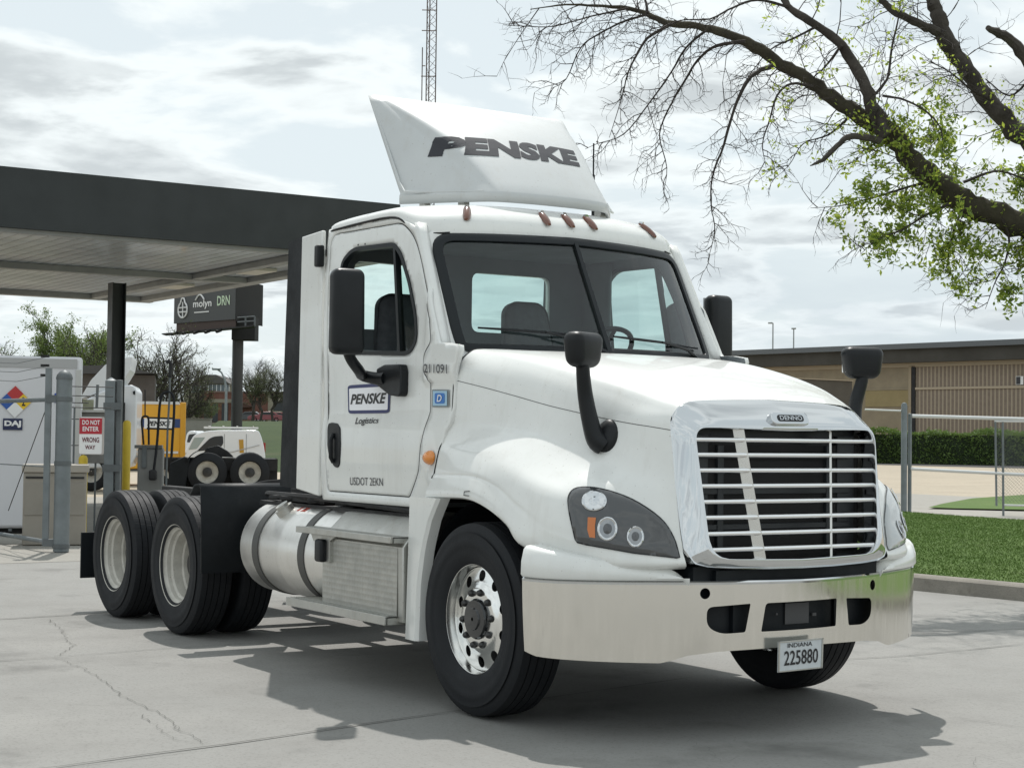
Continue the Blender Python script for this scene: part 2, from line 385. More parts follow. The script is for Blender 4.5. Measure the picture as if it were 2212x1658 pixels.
# ---- windshield, its gasket and the white header round it
ws_out = rounded([(-.925, 1.955), (-.93, 2.1), (-.912, 2.672), (0, 2.695), (.912, 2.672), (.93, 2.1), (.925, 1.955), (0, 1.955)], [.10, 0, .13, 0, .13, 0, .10, 0], 7)
WS = lambda y, z: (xws(y, z), y, z)
WS.out = Vector((1, 0, .5))
hdr = [(-(w0(1.95)-.06), 1.93), (-(w0(2.66)-.06), 2.665), (-.88, 2.70), (-.7, 2.725), (.7, 2.725), (.88, 2.70), (w0(2.66)-.06, 2.665), (w0(1.95)-.06, 1.93)]
panel('windshield_surround', hdr, [inset(ws_out, .02)], .045, WS, PAINT, TR, th=.03, thm=INT)
GK = lambda y, z: (xws(y, z)+.012, y, z); GK.out = Vector((1, 0, .5))
def gk(y, z):
    return (xws(y, z)+.012, y, z)
gi = inset(ws_out, .05)
pg = MB(); rs = resample(ws_out, .05)
def rr(d, o): return [(xws(y, z)+o, y, z) for y, z in inset(rs, d)]
pg.grid([rr(-.004, -.004), rr(0, .012), rr(.018, .02), rr(.045, .016), rr(.055, -.01)], closev=True)
pg.prism([(-.016, 1.98), (.016, 1.98), (.013, 2.66), (-.013, 2.66)], lambda u, v, t: (xws(u, v)+t, u, v), -.01, .022)
gob = pg.out('windshield_gasket', GASK, TR)
GW = lambda y, z: (xws(y, z)+.002, y, z)
GW.out = Vector((1, 0, .5))
panel('windshield', inset(ws_out, .045), [], .06, GW, WGL, TR)
# ---- roof cap
rb = [(-.79, 0, 2.70), (-.80, .3, 2.70), (-.845, .6, 2.70), (-.905, .80, 2.695), (-.965, .895, 2.69), (-1.03, .95, 2.705), (-1.10, .978, 2.75), (-1.20, .990, 2.797), (-1.35, 1.002, 2.812), (-1.6, 1.018, 2.808), (-1.85, 1.03, 2.80), (-2.02, 1.022, 2.795), (-2.075, .96, 2.79), (-2.09, .7, 2.79), (-2.09, 0, 2.79)]
rt = [(-1.22, 0, 2.905), (-1.22, .22, 2.905), (-1.24, .42, 2.90), (-1.27, .54, 2.895), (-1.30, .62, 2.89), (-1.33, .66, 2.888), (-1.38, .68, 2.887), (-1.42, .69, 2.887), (-1.5, .70, 2.886), (-1.62, .70, 2.884), (-1.75, .70, 2.88), (-1.82, .68, 2.875), (-1.86, .64, 2.872), (-1.88, .5, 2.875), (-1.88, 0, 2.885)]
RB = cr(rb, 4); RTT = cr(rt, 4)
RB = RB+[(x, -y, z) for x, y, z in RB[-2:0:-1]]; RTT = RTT+[(x, -y, z) for x, y, z in RTT[-2:0:-1]]
rows = [[(x, y*(1-.0), z-.02) for x, y, z in RB]]
for k in range(11):
    t = k/10*pi/2; h, v = 1-cos(t), sin(t)**.9
    rows.append([(b[0]+(a[0]-b[0])*h, b[1]+(a[1]-b[1])*h, b[2]+(a[2]-b[2])*v) for b, a in zip(RB, RTT)])
for k in (.66, .33, .02): rows.append([(-1.55+(a[0]+1.55)*k, a[1]*k, a[2]+(2.912-a[2])*(1-k)) for a in RTT])
roof = MB().grid(rows, closev=True).out('cab_roof', PAINT, TR)
# second step line moulded above the door and the black drip seal
for sg in (1, -1):
    pts = [(x, sg*y, z) for x, y, z in cr(rb[3:13], 5)]
    MB().tube([(p[0], p[1]*1.002, p[2]-.018) for p in pts], .007, 6).out('roof_seal', GAP, roof)
RBV = None
def bvh_of(*obs):
    vs, fs = [], []
    for o in obs:
        k = len(vs); vs += [v.co.copy() for v in o.data.vertices]; fs += [tuple(i+k for i in p.vertices) for p in o.data.polygons]
    return BVHTree.FromPolygons(vs, fs)
def hit(bv, px, py):
    l, n, i, d = bv.ray_cast(CAM, ray(px, py).normalized())
    if l is None: return None, None
    if n.dot(ray(px, py)) > 0: n = -n
    return l, n
# marker lamps on the roof brow
bvR = bvh_of(roof)
for y in (-.675, -.17, 0, .17, .675):
    l, n, i, d = bvR.ray_cast(Vector((1, y, 2.805)), Vector((-1, 0, 0)))
    if n.x < 0: n = -n
    n = (n+Vector((0, y*.25, 0))).normalized(); up = Vector((0, 0, 1)); side = up.cross(n).normalized(); up = n.cross(side)
    mb = MB(); rws = []
    for a in range(9):
        t = a/8*pi; rws.append([l+up*(-cos(t)*.078)+side*(cos(q)*.027*sin(t)**.6)+n*(abs(sin(q))*.026*sin(t)**.6-.002) for q in np.linspace(0, pi, 9)])
    o = mb.grid(rws).out('marker_lamp', MARK, TR)
    MB().tube([l+up*.05+n*.014, l+up*.075+n*.004], [.016, .012], 8).out('lamp_base', CHR, o)
# ---- back wall with its window, floor, bulkhead
BW = lambda y, z: (-2.06, y, z)
BW.out = Vector((-1, 0, 0))
rwin = rounded([(.03, 2.18), (.03, 2.58), (.66, 2.58), (.66, 2.18)], .06)
lwin = rounded([(-.86, 2.16), (-.86, 2.60), (-.20, 2.59), (-.20, 2.17)], .06)
bw = panel('cab_back_wall', [(-1.0, 1.07), (-1.03, 2.3), (-1.0, 2.8), (1.0, 2.8), (1.03, 2.3), (1.0, 1.07)], [rwin, lwin], .2, BW, PAINT, TR, th=.05, thm=INT)
panel('rear_window', inset(rwin, -.005), [], .2, lambda y, z: (-2.04, y, z), GLS, bw)
panel('rear_window', inset(lwin, -.005), [], .2, lambda y, z: (-2.04, y, z), GLS, bw)
MB().box(-2.03, -.6, -1.0, 1.0, 1.075, 1.12).out('cab_floor', INT, TR)
MB().box(-.62, -.58, -.98, .98, 1.10, 1.93).out('bulkhead', GAP, TR)
MB().box(-1.98, -1.2, -.9, .9, 2.68, 2.72).out('headliner', INT, TR)
# trim of the far door, which narrows its opening seen from inside
MB().box(-2.02, -1.70, .93, .975, 1.9, 2.68).out('inner_trim', INT, d2, bev=.02)
# ---- dash, seats, wheel
dm = MB(); dm.prism([(-.60, 1.2), (-.60, 1.93), (-.72, 1.965), (-.95, 1.93), (-1.08, 1.82), (-1.08, 1.5), (-.9, 1.2)], lambda u, v, t: (u, t, v), -.95, .95)
dash = dm.out('dashboard', INT, TR, bev=.02)
def seat(y, m):
    s_ = rbox('seat', .20, .50, .95, .095, m, TR, (-1.80, y, 1.915), (0, -.16, 0), taper=(.66, 1.08), seg=6)
    rbox('seat_cushion', .52, .52, .18, .06, m, s_, (-1.52, y, 1.50))
    MB().box(-1.75, -1.35, y-.18, y+.18, 1.12, 1.42).out('seat_pedestal', GAP, s_)
seat(-.60, SEATD); seat(.36, SEATM)
sw = MB(); c = Vector((-1.19, .50, 2.03)); ax = Vector((-.75, 0, .9)).normalized(); a1 = Vector((0, 1, 0)); a2 = ax.cross(a1)
sw.tube([c+(a1*cos(t)+a2*sin(t))*.225 for t in np.linspace(0, 2*pi, 33)], .017, 8)
for t in (pi/6, 5*pi/6, 3*pi/2): sw.tube([c-ax*.02, c+(a1*cos(t)+a2*sin(t))*.22], .015, 6)
sw.tube([c-ax*.02, Vector((-.95, .50, 1.7))], .04, 8)
sw.out('steering_wheel', BLKP, TR)
# ---- grab / hinge block at the top rear corner of the cab
rbox('cab_corner_bracket', .06, .05, .14, .012, BLKP, TR, (-2.085, -1.075, 2.62))
# ---- side extenders with rubber edge
for sg in (1, -1):
    mb = MB(); mb.prism([(-2.43, 1.12), (-2.095, 1.085), (-2.088, 1.55), (-2.10, 2.79), (-2.40, 2.775)], lambda u, v, t: (u, sg*t*(1-.00*v), v), -1.05, -1.02)
    ex = mb.out('side_extender', PAINT, TR, bev=.008)
    MB().prism([(-2.70, 1.13), (-2.432, 1.12), (-2.402, 2.775), (-2.62, 2.76)], lambda u, v, t: (u, sg*t, v), -1.04, -1.025).out('rubber_edge', FLAP, ex)
    for z in (1.4, 2.0, 2.65): MB().box(-2.45, -2.05, sg*1.0-.02, sg*1.0+.02, z-.02, z+.02).out('extender_bracket', FRAME, ex)
# ---- roof fairing
fb = [(-.95, 0), (-.96, .15), (-.985, .29), (-1.01, .37), (-1.035, .41), (-1.075, .455), (-1.19, .55), (-1.33, .655), (-1.47, .755), (-1.53, .79)]
ft = [(-1.95, 0), (-1.955, .25), (-1.965, .5), (-1.975, .665), (-1.985, .71), (-1.995, .727), (-2.0, .735), (-2.01, .745), (-2.02, .752), (-2.035, .76)]
FB, FT = cr([(*p, 2.965+.012*i/9) for i, p in enumerate(fb)], 3), cr([(*p, 3.67+.01*i/9) for i, p in enumerate(ft)], 3)
rows = []; nc = len(FB)
for k in range(15):
    v = k/14; row = []
    for i in range(nc):
        b, a = np.array(FB[i]), np.array(FT[i]); p = b+(a-b)*v; u = i/(nc-1)
        p += np.array([.05, 0, .07])*sin(pi*v)*max(0, 1-(u/.5)**2)
        row.append(tuple(p))
    rows.append(row)
sk = [[(x+.004, y*1.01, z-d) for x, y, z in FB] for d in (.062, .015)]
rows = sk[:1]+[[(x+.006, y*1.012, z-.012) for x, y, z in FB]]+rows
full = [[(x, -y, z) for x, y, z in r[:0:-1]]+r for r in rows]
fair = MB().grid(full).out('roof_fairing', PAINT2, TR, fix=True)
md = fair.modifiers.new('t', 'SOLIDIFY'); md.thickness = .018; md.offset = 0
for sg in (1, -1):   # raised rib that borders the side face
    p0, p1 = Vector((-1.50, sg*.80, 3.0)), Vector((-1.965, sg*.757, 3.60))
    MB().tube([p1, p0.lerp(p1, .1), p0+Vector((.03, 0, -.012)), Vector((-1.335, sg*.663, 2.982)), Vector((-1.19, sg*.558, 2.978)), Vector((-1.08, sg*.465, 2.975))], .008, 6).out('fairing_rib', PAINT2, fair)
bvF = bvh_of(fair)
def onfair(u, v):
    y = -.625+u*1.05; z = 3.215+.137*v
    l, n, i, d = bvF.ray_cast(Vector((2, y, z)), Vector((-1, 0, 0)))
    if l is None: l = Vector((-1.5, y, z)); n = Vector((1, 0, 0))
    if n.x < 0: n = -n
    return l+n*.0125
text('company_lettering', 'PENSKE', onfair, mat('matt_charcoal_letters', (.05, .052, .06), .7, spec=.2), fair, bold=.06, shear=.3, cuts=4, space=1.05)
mb = MB()
for x, y in ((-1.42, -.68), (-1.22, -.52), (-1.2, .50), (-1.42, .68)): MB().box(x-.035, x+.035, y-.02, y+.02, 2.86, 2.95).out('fairing_bracket', STEPM, fair)
MB().tube([(-1.84, .9, 2.85), (-1.84, .9, 3.3)], .012, 6).tube([(-1.84, .86, 3.12), (-1.84, .94, 3.12)], .008, 5).tube([(-1.84, .9, 3.28), (-1.84, .9, 3.52)], .006, 6).out('antenna', BLKP, TR)

# ---- hood (near half, mirrored)
K = {  # guides: nine stations from the windshield to the grille
 'c':  [(-.44, .0, 1.975), (-.2, .0, 1.965), (.05, .0, 1.94), (.3, .0, 1.90), (.5, .0, 1.86), (.7, .0, 1.805), (.85, .0, 1.755), (.95, .0, 1.715), (1.012, .0, 1.685)],
 'i':  [(-.45, .5, 1.975), (-.2, .5, 1.96), (.05, .5, 1.93), (.3, .49, 1.885), (.5, .48, 1.842), (.7, .46, 1.788), (.85, .45, 1.738), (.95, .44, 1.70), (1.012, .43, 1.672)],
 's':  [(-.45, .84, 1.972), (-.2, .815, 1.945), (.05, .79, 1.905), (.3, .76, 1.855), (.5, .725, 1.81), (.7, .68, 1.757), (.85, .635, 1.708), (.95, .60, 1.675), (1.013, .57, 1.652)],
 's2': [(-.43, .945, 1.945), (-.2, .905, 1.905), (.05, .875, 1.855), (.3, .845, 1.795), (.5, .81, 1.745), (.7, .76, 1.69), (.85, .71, 1.645), (.95, .67, 1.62), (1.018, .632, 1.605)],
 's3': [(-.435, 1.005, 1.88), (-.2, .965, 1.83), (.05, .92, 1.775), (.3, .885, 1.72), (.5, .85, 1.675), (.7, .80, 1.63), (.85, .75, 1.595), (.95, .705, 1.575), (1.024, .655, 1.565)],
 'm':  [(-.445, 1.03, 1.79), (-.2, .985, 1.745), (.05, .94, 1.695), (.3, .905, 1.645), (.5, .87, 1.61), (.7, .82, 1.575), (.85, .765, 1.55), (.95, .715, 1.535), (1.034, .662, 1.52)],
 'v':  [(-.45, 1.037, 1.60), (-.2, 1.005, 1.575), (.05, .972, 1.55), (.3, .945, 1.515), (.5, .913, 1.485), (.7, .86, 1.45), (.85, .795, 1.425), (.95, .73, 1.405), (1.06, .665, 1.38)],
 'v2': [(-.478, 1.04, 1.535), (-.25, 1.025, 1.525), (.02, 1.005, 1.505), (.3, .985, 1.47), (.5, .962, 1.42), (.7, .915, 1.37), (.87, .84, 1.315), (.97, .755, 1.295), (1.075, .667, 1.29)],
 'r':  [(-.505, 1.062, 1.445), (-.28, 1.068, 1.44), (0, 1.083, 1.42), (.28, 1.092, 1.375), (.48, 1.09, 1.315), (.70, 1.05, 1.265), (.88, .955, 1.245), (.99, .82, 1.215), (1.095, .67, 1.20)],
 'o':  [(-.515, 1.080, 1.40), (-.3, 1.105, 1.385), (0, 1.125, 1.365), (.28, 1.150, 1.31), (.50, 1.155, 1.245), (.735, 1.125, 1.185), (.93, 1.00, 1.14), (1.03, .85, 1.12), (1.115, .675, 1.11)],
 'o2': [(-.525, 1.100, 1.29), (-.31, 1.134, 1.29), (0, 1.160, 1.285), (.27, 1.178, 1.235), (.49, 1.188, 1.15), (.745, 1.16, 1.075), (.955, 1.02, 1.04), (1.06, .86, 1.03), (1.14, .68, 1.02)],
 'f1': [(-.53, 1.103, 1.262), (-.31, 1.136, 1.264), (0, 1.162, 1.262), (.26, 1.18, 1.212), (.475, 1.192, 1.12), (.735, 1.17, 1.02), (.965, 1.03, .98), (1.085, .87, .97), (1.158, .68, .955)],
 'f2': [(-.535, 1.115, 1.24), (-.31, 1.147, 1.243), (0, 1.172, 1.241), (.25, 1.19, 1.19), (.455, 1.204, 1.095), (.72, 1.175, .985), (.97, 1.033, .94), (1.095, .872, .93), (1.165, .68, .92)],
 'l':  [(-.575, 1.135, 1.135), (-.32, 1.168, 1.145), (-.02, 1.192, 1.145), (.215, 1.21, 1.10), (.40, 1.218, 1.03), (.56, 1.205, .93), (.97, 1.035, .87), (1.11, .872, .86), (1.19, .68, .865)],
 'l2': [(-.575, 1.05, 1.125), (-.32, 1.08, 1.135), (-.02, 1.10, 1.135), (.20, 1.11, 1.09), (.38, 1.12, 1.02), (.52, 1.12, .90), (.93, .98, .83), (1.06, .82, .83), (1.13, .64, .84)],
}
order = ['c', 'i', 's', 's2', 's3', 'm', 'v', 'v2', 'r', 'o', 'o2', 'f1', 'f2', 'l', 'l2']
gd = [cr(K[k], 5) for k in order]                 # along
def across(col, n):
    out = []; seq = [g[col] for g in gd]; q = cr(seq, n); return q
ncol = len(gd[0]); HR = [across(j, 4) for j in range(ncol)]
hfull = [[(x, y, z) for x, y, z in r[:0:-1]]+[(x, -y, z) for x, y, z in r] for r in HR]
hood = MB().grid(hfull).out('hood', PAINT, TR, smooth=50)
bvH = bvh_of(hood)
# seams on the hood
for sg in (-1, 1):
    e_ = [(p[0]-.004, sg*(p[1]+.001), p[2]) for p in HR[0][8:-8]]
    MB().tube(e_, .0045, 5).out('cowl_seam', GAP, hood)
def ribbon(pts, wd, off, bv=None, updir=Vector((0, 0, 1))):
    mb = MB(); P = [Vector(p) for p in pts]; rows = []
    for i, p in enumerate(P):
        t = (P[min(i+1, len(P)-1)]-P[max(i-1, 0)]).normalized(); l, n, *_ = bv.find_nearest(p)
        if n.dot(Vector((0, p.y, .3))) < 0: n = -n
        s_ = t.cross(n).normalized()*wd/2; rows.append([l+n*off-s_, l+n*off+s_])
    return mb.grid(rows)
mi = order.index('m')
for sg in (1, -1):
    ribbon([(x, -sg*y, z) for x, y, z in cr(K['m'], 8)], .003, .0016, bvH).out('hood_seam', GAP, hood)
# dark inner tub (wheel well) and engine bay so that no light shows through
for sg in (1, -1):
    rws = []
    for a in np.linspace(.12, pi+.25, 22):
        r = .63; rws.append([(cos(a)*r*1.0-.0, -sg*y, .50+sin(a)*r) for y in (.55, .8, 1.02, 1.10)])
    MB().grid(rws).out('wheel_well', FLAP, TR)
MB().box(-.56, 1.02, -.54, .54, .62, 1.12).box(.62, 1.05, -.60, .60, .80, 1.45).out('engine_bay', GAP, TR)
# ---- grille surround
def xg(y, z): return 1.145+(1.53-z)*.135+.022*max(0, 1-(y/.6)**2)
oc = HR[-1]      # last hood station: from the top centre down to the lower lip (y positive)
oc = [p for p in oc if p[2] > .90]
bot = [(1.186, .668, .90), (1.195, .645, .868), (1.215, .58, .852), (1.235, .45, .842), (1.25, .22, .834), (1.256, 0, .832)]
OUTL = oc + bot
def resample3(pts, n):
    P = np.array(pts); d = np.r_[0, np.cumsum(np.linalg.norm(np.diff(P, axis=0), axis=1))]; s_ = np.linspace(0, d[-1], n)
    return [tuple(np.interp(s_, d, P[:, i])[k] for i in range(3)) for k in range(n)]
ins = rounded([(0, 1.522), (.607, 1.532), (.563, .895), (0, .882)], [0, .075, .12, 0], 8)
ins = [p for p in ins]
# match outer to inner by angle from the centre of the opening
def polar_pick(poly, th, c=(0, 1.22)):
    best = None; d = (sin(th), cos(th))
    for i in range(len(poly)-1):
        a, b = poly[i], poly[i+1]; ax_, az, bx, bz = a[0]-c[0], a[1]-c[1], b[0]-c[0], b[1]-c[1]
        den = d[0]*(bz-az)-d[1]*(bx-ax_)
        if abs(den) < 1e-12: continue
        t = (ax_*(bz-az)-az*(bx-ax_))/den; s_ = (ax_*d[1]-az*d[0])/den
        if t > 0 and -1e-6 <= s_ <= 1+1e-6: best = (i, s_, t)
    return best
ths = []
o2 = [(p[1], p[2]) for p in OUTL]
for i in range(57): ths.append(pi*i/56)
# denser at the corners
ca = [atan2(.62, .38), atan2(.607, .31), pi-atan2(.6, .33), pi-atan2(.65, .36)]
ths = sorted(set([round(t, 4) for t in ths]+[round(c_+d_, 4) for c_ in ca for d_ in (-.06, -.04, -.02, 0, .02, .04, .06)]))
RO, RI = [], []
for t in ths:
    tt = min(max(t, 1e-4), pi-1e-4)
    k = polar_pick(o2, tt); a, b = Vector(OUTL[k[0]]), Vector(OUTL[k[0]+1]); RO.append(a.lerp(b, k[1]))
    k = polar_pick(ins, tt); a, b = ins[k[0]], ins[k[0]+1]; y, z = a[0]+(b[0]-a[0])*k[1], a[1]+(b[1]-a[1])*k[1]
    RI.append(Vector((xg(y, z), y, z)))
def ringf(fx):
    r = [fx(o, i, t) for o, i, t in zip(RO, RI, ths)]
    return [Vector((p.x, -p.y, p.z)) for p in r]+[p for p in r[-2:0:-1]]
def lip(k, dx):      # k fraction outer to inner, dx forward
    def f(o, i, t): p = o.lerp(i, k); p.x += dx; return p
    return f
def prof(k, u, dx=0):    # u = how far x has gone from outer to face plane
    def f(o, i, t):
        p = o.lerp(i, k); xf = xg(p.y, p.z)+.015; p.x = o.x+(xf-o.x)*u+dx; return p
    return f
sr = [prof(-.02, 0, -.03), prof(0, 0, .002), prof(.03, .0, .012), prof(.10, .22), prof(.25, .45), prof(.5, .74), prof(.72, .93), prof(.86, 1.0), prof(.95, 1.0), prof(1.0, 1.0, -.008), prof(1.01, 1.0, -.03), prof(1.02, 1, -.10)]
surr = MB().grid([ringf(f) for f in sr], closev=True).out('grille_surround', CHR, TR, smooth=50)
# grille bars and uprights
BZ = [1.475, 1.4, 1.323, 1.246, 1.169, 1.092, 1.013, .935]
def halfw(z): return .600-(1.53-z)*.07
grl = None
for k, z in enumerate(BZ):
    pth = [(xg(y, z)-.012, y, z) for y in np.linspace(-halfw(z)-.015, halfw(z)+.015, 21)]
    mb = MB(); rows = []
    for x, y, zz in pth: rows.append([(x+.012*cos(a), y, zz+.012*sin(a)) if cos(a) > -.2 else (x-.035, y, zz+.004*(1 if sin(a) > 0 else -1)) for a in np.linspace(0, 2*pi, 13)[:-1]])
    mb.grid(rows, closev=True).out('grille_bar', mat('bright_satin_bar', (.88, .88, .88), .3, 1), TR)
for sg in (-1, 1):
    mb = MB(); f = lambda t: (sg*(.35-.075*t), 1.535-.66*t); rws = []
    for t in np.linspace(0, 1, 12):
        y, z = f(t); x = xg(y, z)
        y -= sg*.052; rws.append([(x+.004, y, z), (x-.006, y-sg*.006, z), (x-.048, y+sg*.030, z), (x-.038, y+sg*.038, z)])
    mb.grid(rws, closev=True).out('grille_upright', mat('satin_chrome', (.66, .65, .62), .25, 1), TR)
mb = MB()
mb.box(1.0, 1.03, -.585, .585, .88, 1.54)
for z in np.arange(.90, 1.52, .0125): mb.box(1.03, 1.034, -.40, .40, z, z+.005)
rd = mb.out('radiator', RAD, TR)
mb = MB()
for sg in (-1, 1): mb.box(1.035, 1.06, sg*.50-.06, sg*.50+.06, .9, 1.5).box(1.04, 1.075, sg*.37-.02, sg*.37+.02, .92, 1.45)
for z in (1.02, 1.2, 1.38): mb.box(1.04, 1.07, -.52, .52, z, z+.03)
mb.out('grille_backing', mat('dark_grey_duct', (.03, .034, .037), .5), TR, bev=.004)
# emblem
mb = MB(); em = rounded([(-.125, -.036), (.125, -.036), (.125, .036), (-.125, .036)], .034, 6)
tilt = Matrix.Translation((1.165, 0, 1.583)) @ Matrix.Rotation(radians(-24), 4, 'Y')
def emap(d): return lambda u, v, t=0: tilt @ Vector((d+t, u, v))
mb.prism(em, lambda u, v, t: tilt @ Vector((t, u*1.0, v)), -.05, .014); eb = mb.out('grille_emblem', CHR, TR, bev=.006)
MB().prism(rounded([(-.088, -.018), (.088, -.018), (.088, .018), (-.088, .018)], .017, 5), lambda u, v, t: tilt @ Vector((t, u, v)), .012, .0165).out('emblem_plate', BLACKL, eb)
text('emblem_lettering', 'DENNO', lambda u, v: tilt @ Vector((.019, -.075+.15*u, -.012+.024*v)), CHR, eb, bold=.01)
# ---- headlights laid on the hood skin
hl = [(1227, 1084), (1232, 1060), (1254, 1051), (1299, 1055), (1367, 1078), (1427, 1118), (1456, 1160), (1469, 1205), (1367, 1195), (1267, 1177), (1244, 1171), (1234, 1128)]
hl3 = cr([(*hl[-1],)]+hl[:8], 4)[4:] + hl[8:]
hl_ = [p[:2] for p in cr([(1236, 1140)]+[(1228, 1100), (1228, 1070), (1248, 1053), (1299, 1055), (1367, 1078), (1427, 1118), (1456, 1160), (1469, 1204)], 4)]+[(1462, 1206), (1367, 1195), (1267, 1177), (1248, 1172), (1242, 1165)]
HLMESH = {}
def on_hood(poly, off, step, sgn_list=(-1, 1), dome=0):
    outs = []
    ol = resample(poly, step); verts = [Vector(p) for p in ol]; edges = [(i, (i+1) % len(ol)) for i in range(len(ol))]
    B = np.array(ol)
    for x in np.arange(B[:, 0].min()+step/2, B[:, 0].max(), step):
        for y in np.arange(B[:, 1].min()+step/2, B[:, 1].max(), step):
            if inpoly((x, y), ol) and ((B-[x, y])**2).sum(1).min() > (step*.45)**2: verts.append(Vector((x, y)))
    V2, _, F2, *_ = delaunay_2d_cdt(verts, edges, [], 0, 1e-4)
    F2 = [tuple(f) for f in F2 if inpoly(tuple(sum((V2[i] for i in f), Vector((0, 0)))/len(f)), ol)]
    P = []; c0 = B.mean(0)
    for v in V2:
        l, n = hit(bvH, v.x, v.y)
        if l is None:
            l, n = P[-1] if P else (Vector((1, -1, 1)), Vector((0, -1, 0)))
        d = ((B-[v.x, v.y])**2).sum(1).min()**.5
        P.append((l+n*(off+dome*min(1, (d/14))**.5), n))
    vs = [p for p, n in P]
    return vs, F2
def headlight(sg):
    fx = lambda vs: [Vector((p.x, p.y*(1 if sg < 0 else -1), p.z)) for p in vs]
    vs, fs = on_hood(hl_, .002, 8, dome=.012)
    h = mk('headlight', fx(vs), fs, HLM if sg < 0 else HLC, TR, smooth=60)
    def rim(poly, wd, off, m, nm):
        A = resample(poly, 5); c = np.array(A).mean(0); rows = []
        for q in (0, 1):
            r = []
            for x, y in (A if q == 0 else inset(A, wd)):
                l, n = hit(bvH, x, y)
                if l is None: l, n = r[-1], Vector((0, 0, 0))
                r.append(l+n*off if not isinstance(l, tuple) else l)
            rows.append(r)
        rows = [fx(r) for r in rows]
        return MB().grid(rows, closev=True).out(nm, m, h, fix=True)
    rim(hl_, 2.2, .006, BLKP, 'headlight_trim')
    Z5 = lambda X, Y: (846.9+X*.3998, 920.5+Y*.3998)
    def lamp(cx, cy, rx, ry, nm='headlamp_bowl'):
        pts = [Z5(cx+cos(t)*rx, cy+sin(t)*ry) for t in np.linspace(0, 2*pi, 28)[:-1]]
        A = []
        for k, o in ((1.0, .0155), (.91, .019), (.78, .0145), (.45, .0142), (.30, .018), (.02, .021)):
            r = []
            for x, y in pts:
                c = Z5(cx, cy); l, n = hit(bvH, c[0]+(x-c[0])*k, c[1]+(y-c[1])*k)
                r.append(l+n*(o+.004) if l is not None else (r[-1] if r else Vector((1, -1, 1))))
            A.append(r)
        mb = MB().grid([fx(r) for r in A[:3]], closev=True, mi=0).grid([fx(r) for r in A[2:4]], closev=True, mi=1).grid([fx(r) for r in A[3:]], closev=True, mi=2)
        mb.out(nm, [CHR, CHR if nm[0] == 't' else mat('projector_well', (.30, .31, .32), .12, 1), CHR if nm[0] == 't' else mat('projector_lens', (.06, .065, .07), .03, 0, 1)], h)
    lamp(1095, 410, 66, 52, 'turn_lamp_bowl'); lamp(1165, 557, 52, 64); lamp(1312, 600, 46, 56)
    vs, fs = on_hood([Z5(1062, 494), Z5(1105, 496), Z5(1100, 540), Z5(1102, 605), Z5(1072, 600), Z5(1060, 560)], .018, 6)
    mk('side_reflector', fx(vs), fs, mat('orange_reflector', (.55, .16, .03), .3, 0, .5), h, smooth=60)
headlight(-1); headlight(1)
# ---- bumper: plan curve, half
bp_ = cr([(.66, 1.285), (.74, 1.278), (.84, 1.235), (.94, 1.13), (1.03, .98), (1.10, .82), (1.165, .66), (1.215, .50), (1.25, .34), (1.28, .16), (1.288, 0)], 5)
bp_ = bp_[::-1]
BD = np.r_[0, np.cumsum(np.hypot(*np.diff(np.array(bp_), axis=0).T))]; BX = np.array(bp_)[:, 0]; BY = np.array(bp_)[:, 1]; BLEN = BD[-1]
def bump_pt(s_, off=0):
    a = abs(s_); x, y = np.interp(a, BD, BX), np.interp(a, BD, BY); x2, y2 = np.interp(a+.01, BD, BX), np.interp(a+.01, BD, BY)
    if a+.01 > BLEN: x2, y2 = x+(BX[-1]-BX[-2]), y+(BY[-1]-BY[-2])
    t = Vector((x2-x, y2-y)).normalized(); n = Vector((t.y, -t.x)); 
    if n.x < 0 and a < BLEN*.5: n = -n
    n = Vector((abs(n.x), abs(n.y)))
    return (x+n.x*off, (1 if s_ > 0 else -1)*(y+n.y*off))
def BF(s_, z):
    o = .004*sin(pi*min(1, max(0, (z-.36)/.44))) - (.77-z)*.03
    x, y = bump_pt(s_, o); return (x, y, z)
BF.out = Vector((1, 0, 0))
def sB(px, py):     # pixel -> (s,z) on the bumper skin, by stepping along the curve
    best = None
    for s_ in np.arange(-BLEN, BLEN, .004):
        x, y = bump_pt(s_); p = CAM; d = ray(px, py); t = (x-CAM.x)/d.x; q = CAM+d*t; e = abs(q.y-y)
        if best is None or e < best[0]: best = (e, s_, q.z)
    return best[1:]
zt = lambda s_: .773+.006*abs(s_)
bo = [(s_, zt(s_)) for s_ in np.linspace(-BLEN, BLEN, 41)] + [(BLEN, .74), (BLEN-.012, .425)] + [(s_, z) for s_, z in ((BLEN-.1, .408), (1.1, .395), (.9, .388), (.80, .385), (.75, .395), (.66, .42), (.5, .436), (.2, .444), (0, .446), (-.2, .444), (-.5, .436), (-.66, .42), (-.75, .395), (-.80, .385), (-.9, .388), (-1.1, .395), (-BLEN+.1, .408))]+[(-BLEN+.012, .425), (-BLEN, .74)]
fogn = rounded([(-.565, .655), (-.325, .668), (-.352, .527), (-.49, .522), (-.565, .56)], [.035, .008, .012, .05, .04], 5)
fogc = rounded([(-.238, .668), (.242, .672), (.240, .531), (-.262, .527)], [.02, .01, .01, .008], 4)
fogf = [(-x, y) for x, y in fogn][::-1]
def circ(c, r, n=18): return [(c[0]+cos(2*pi*i/n)*r, c[1]+sin(2*pi*i/n)*r*1.0) for i in range(n)]
CHRB = mat('bumper_chrome', (.78, .765, .73), .2, 1)
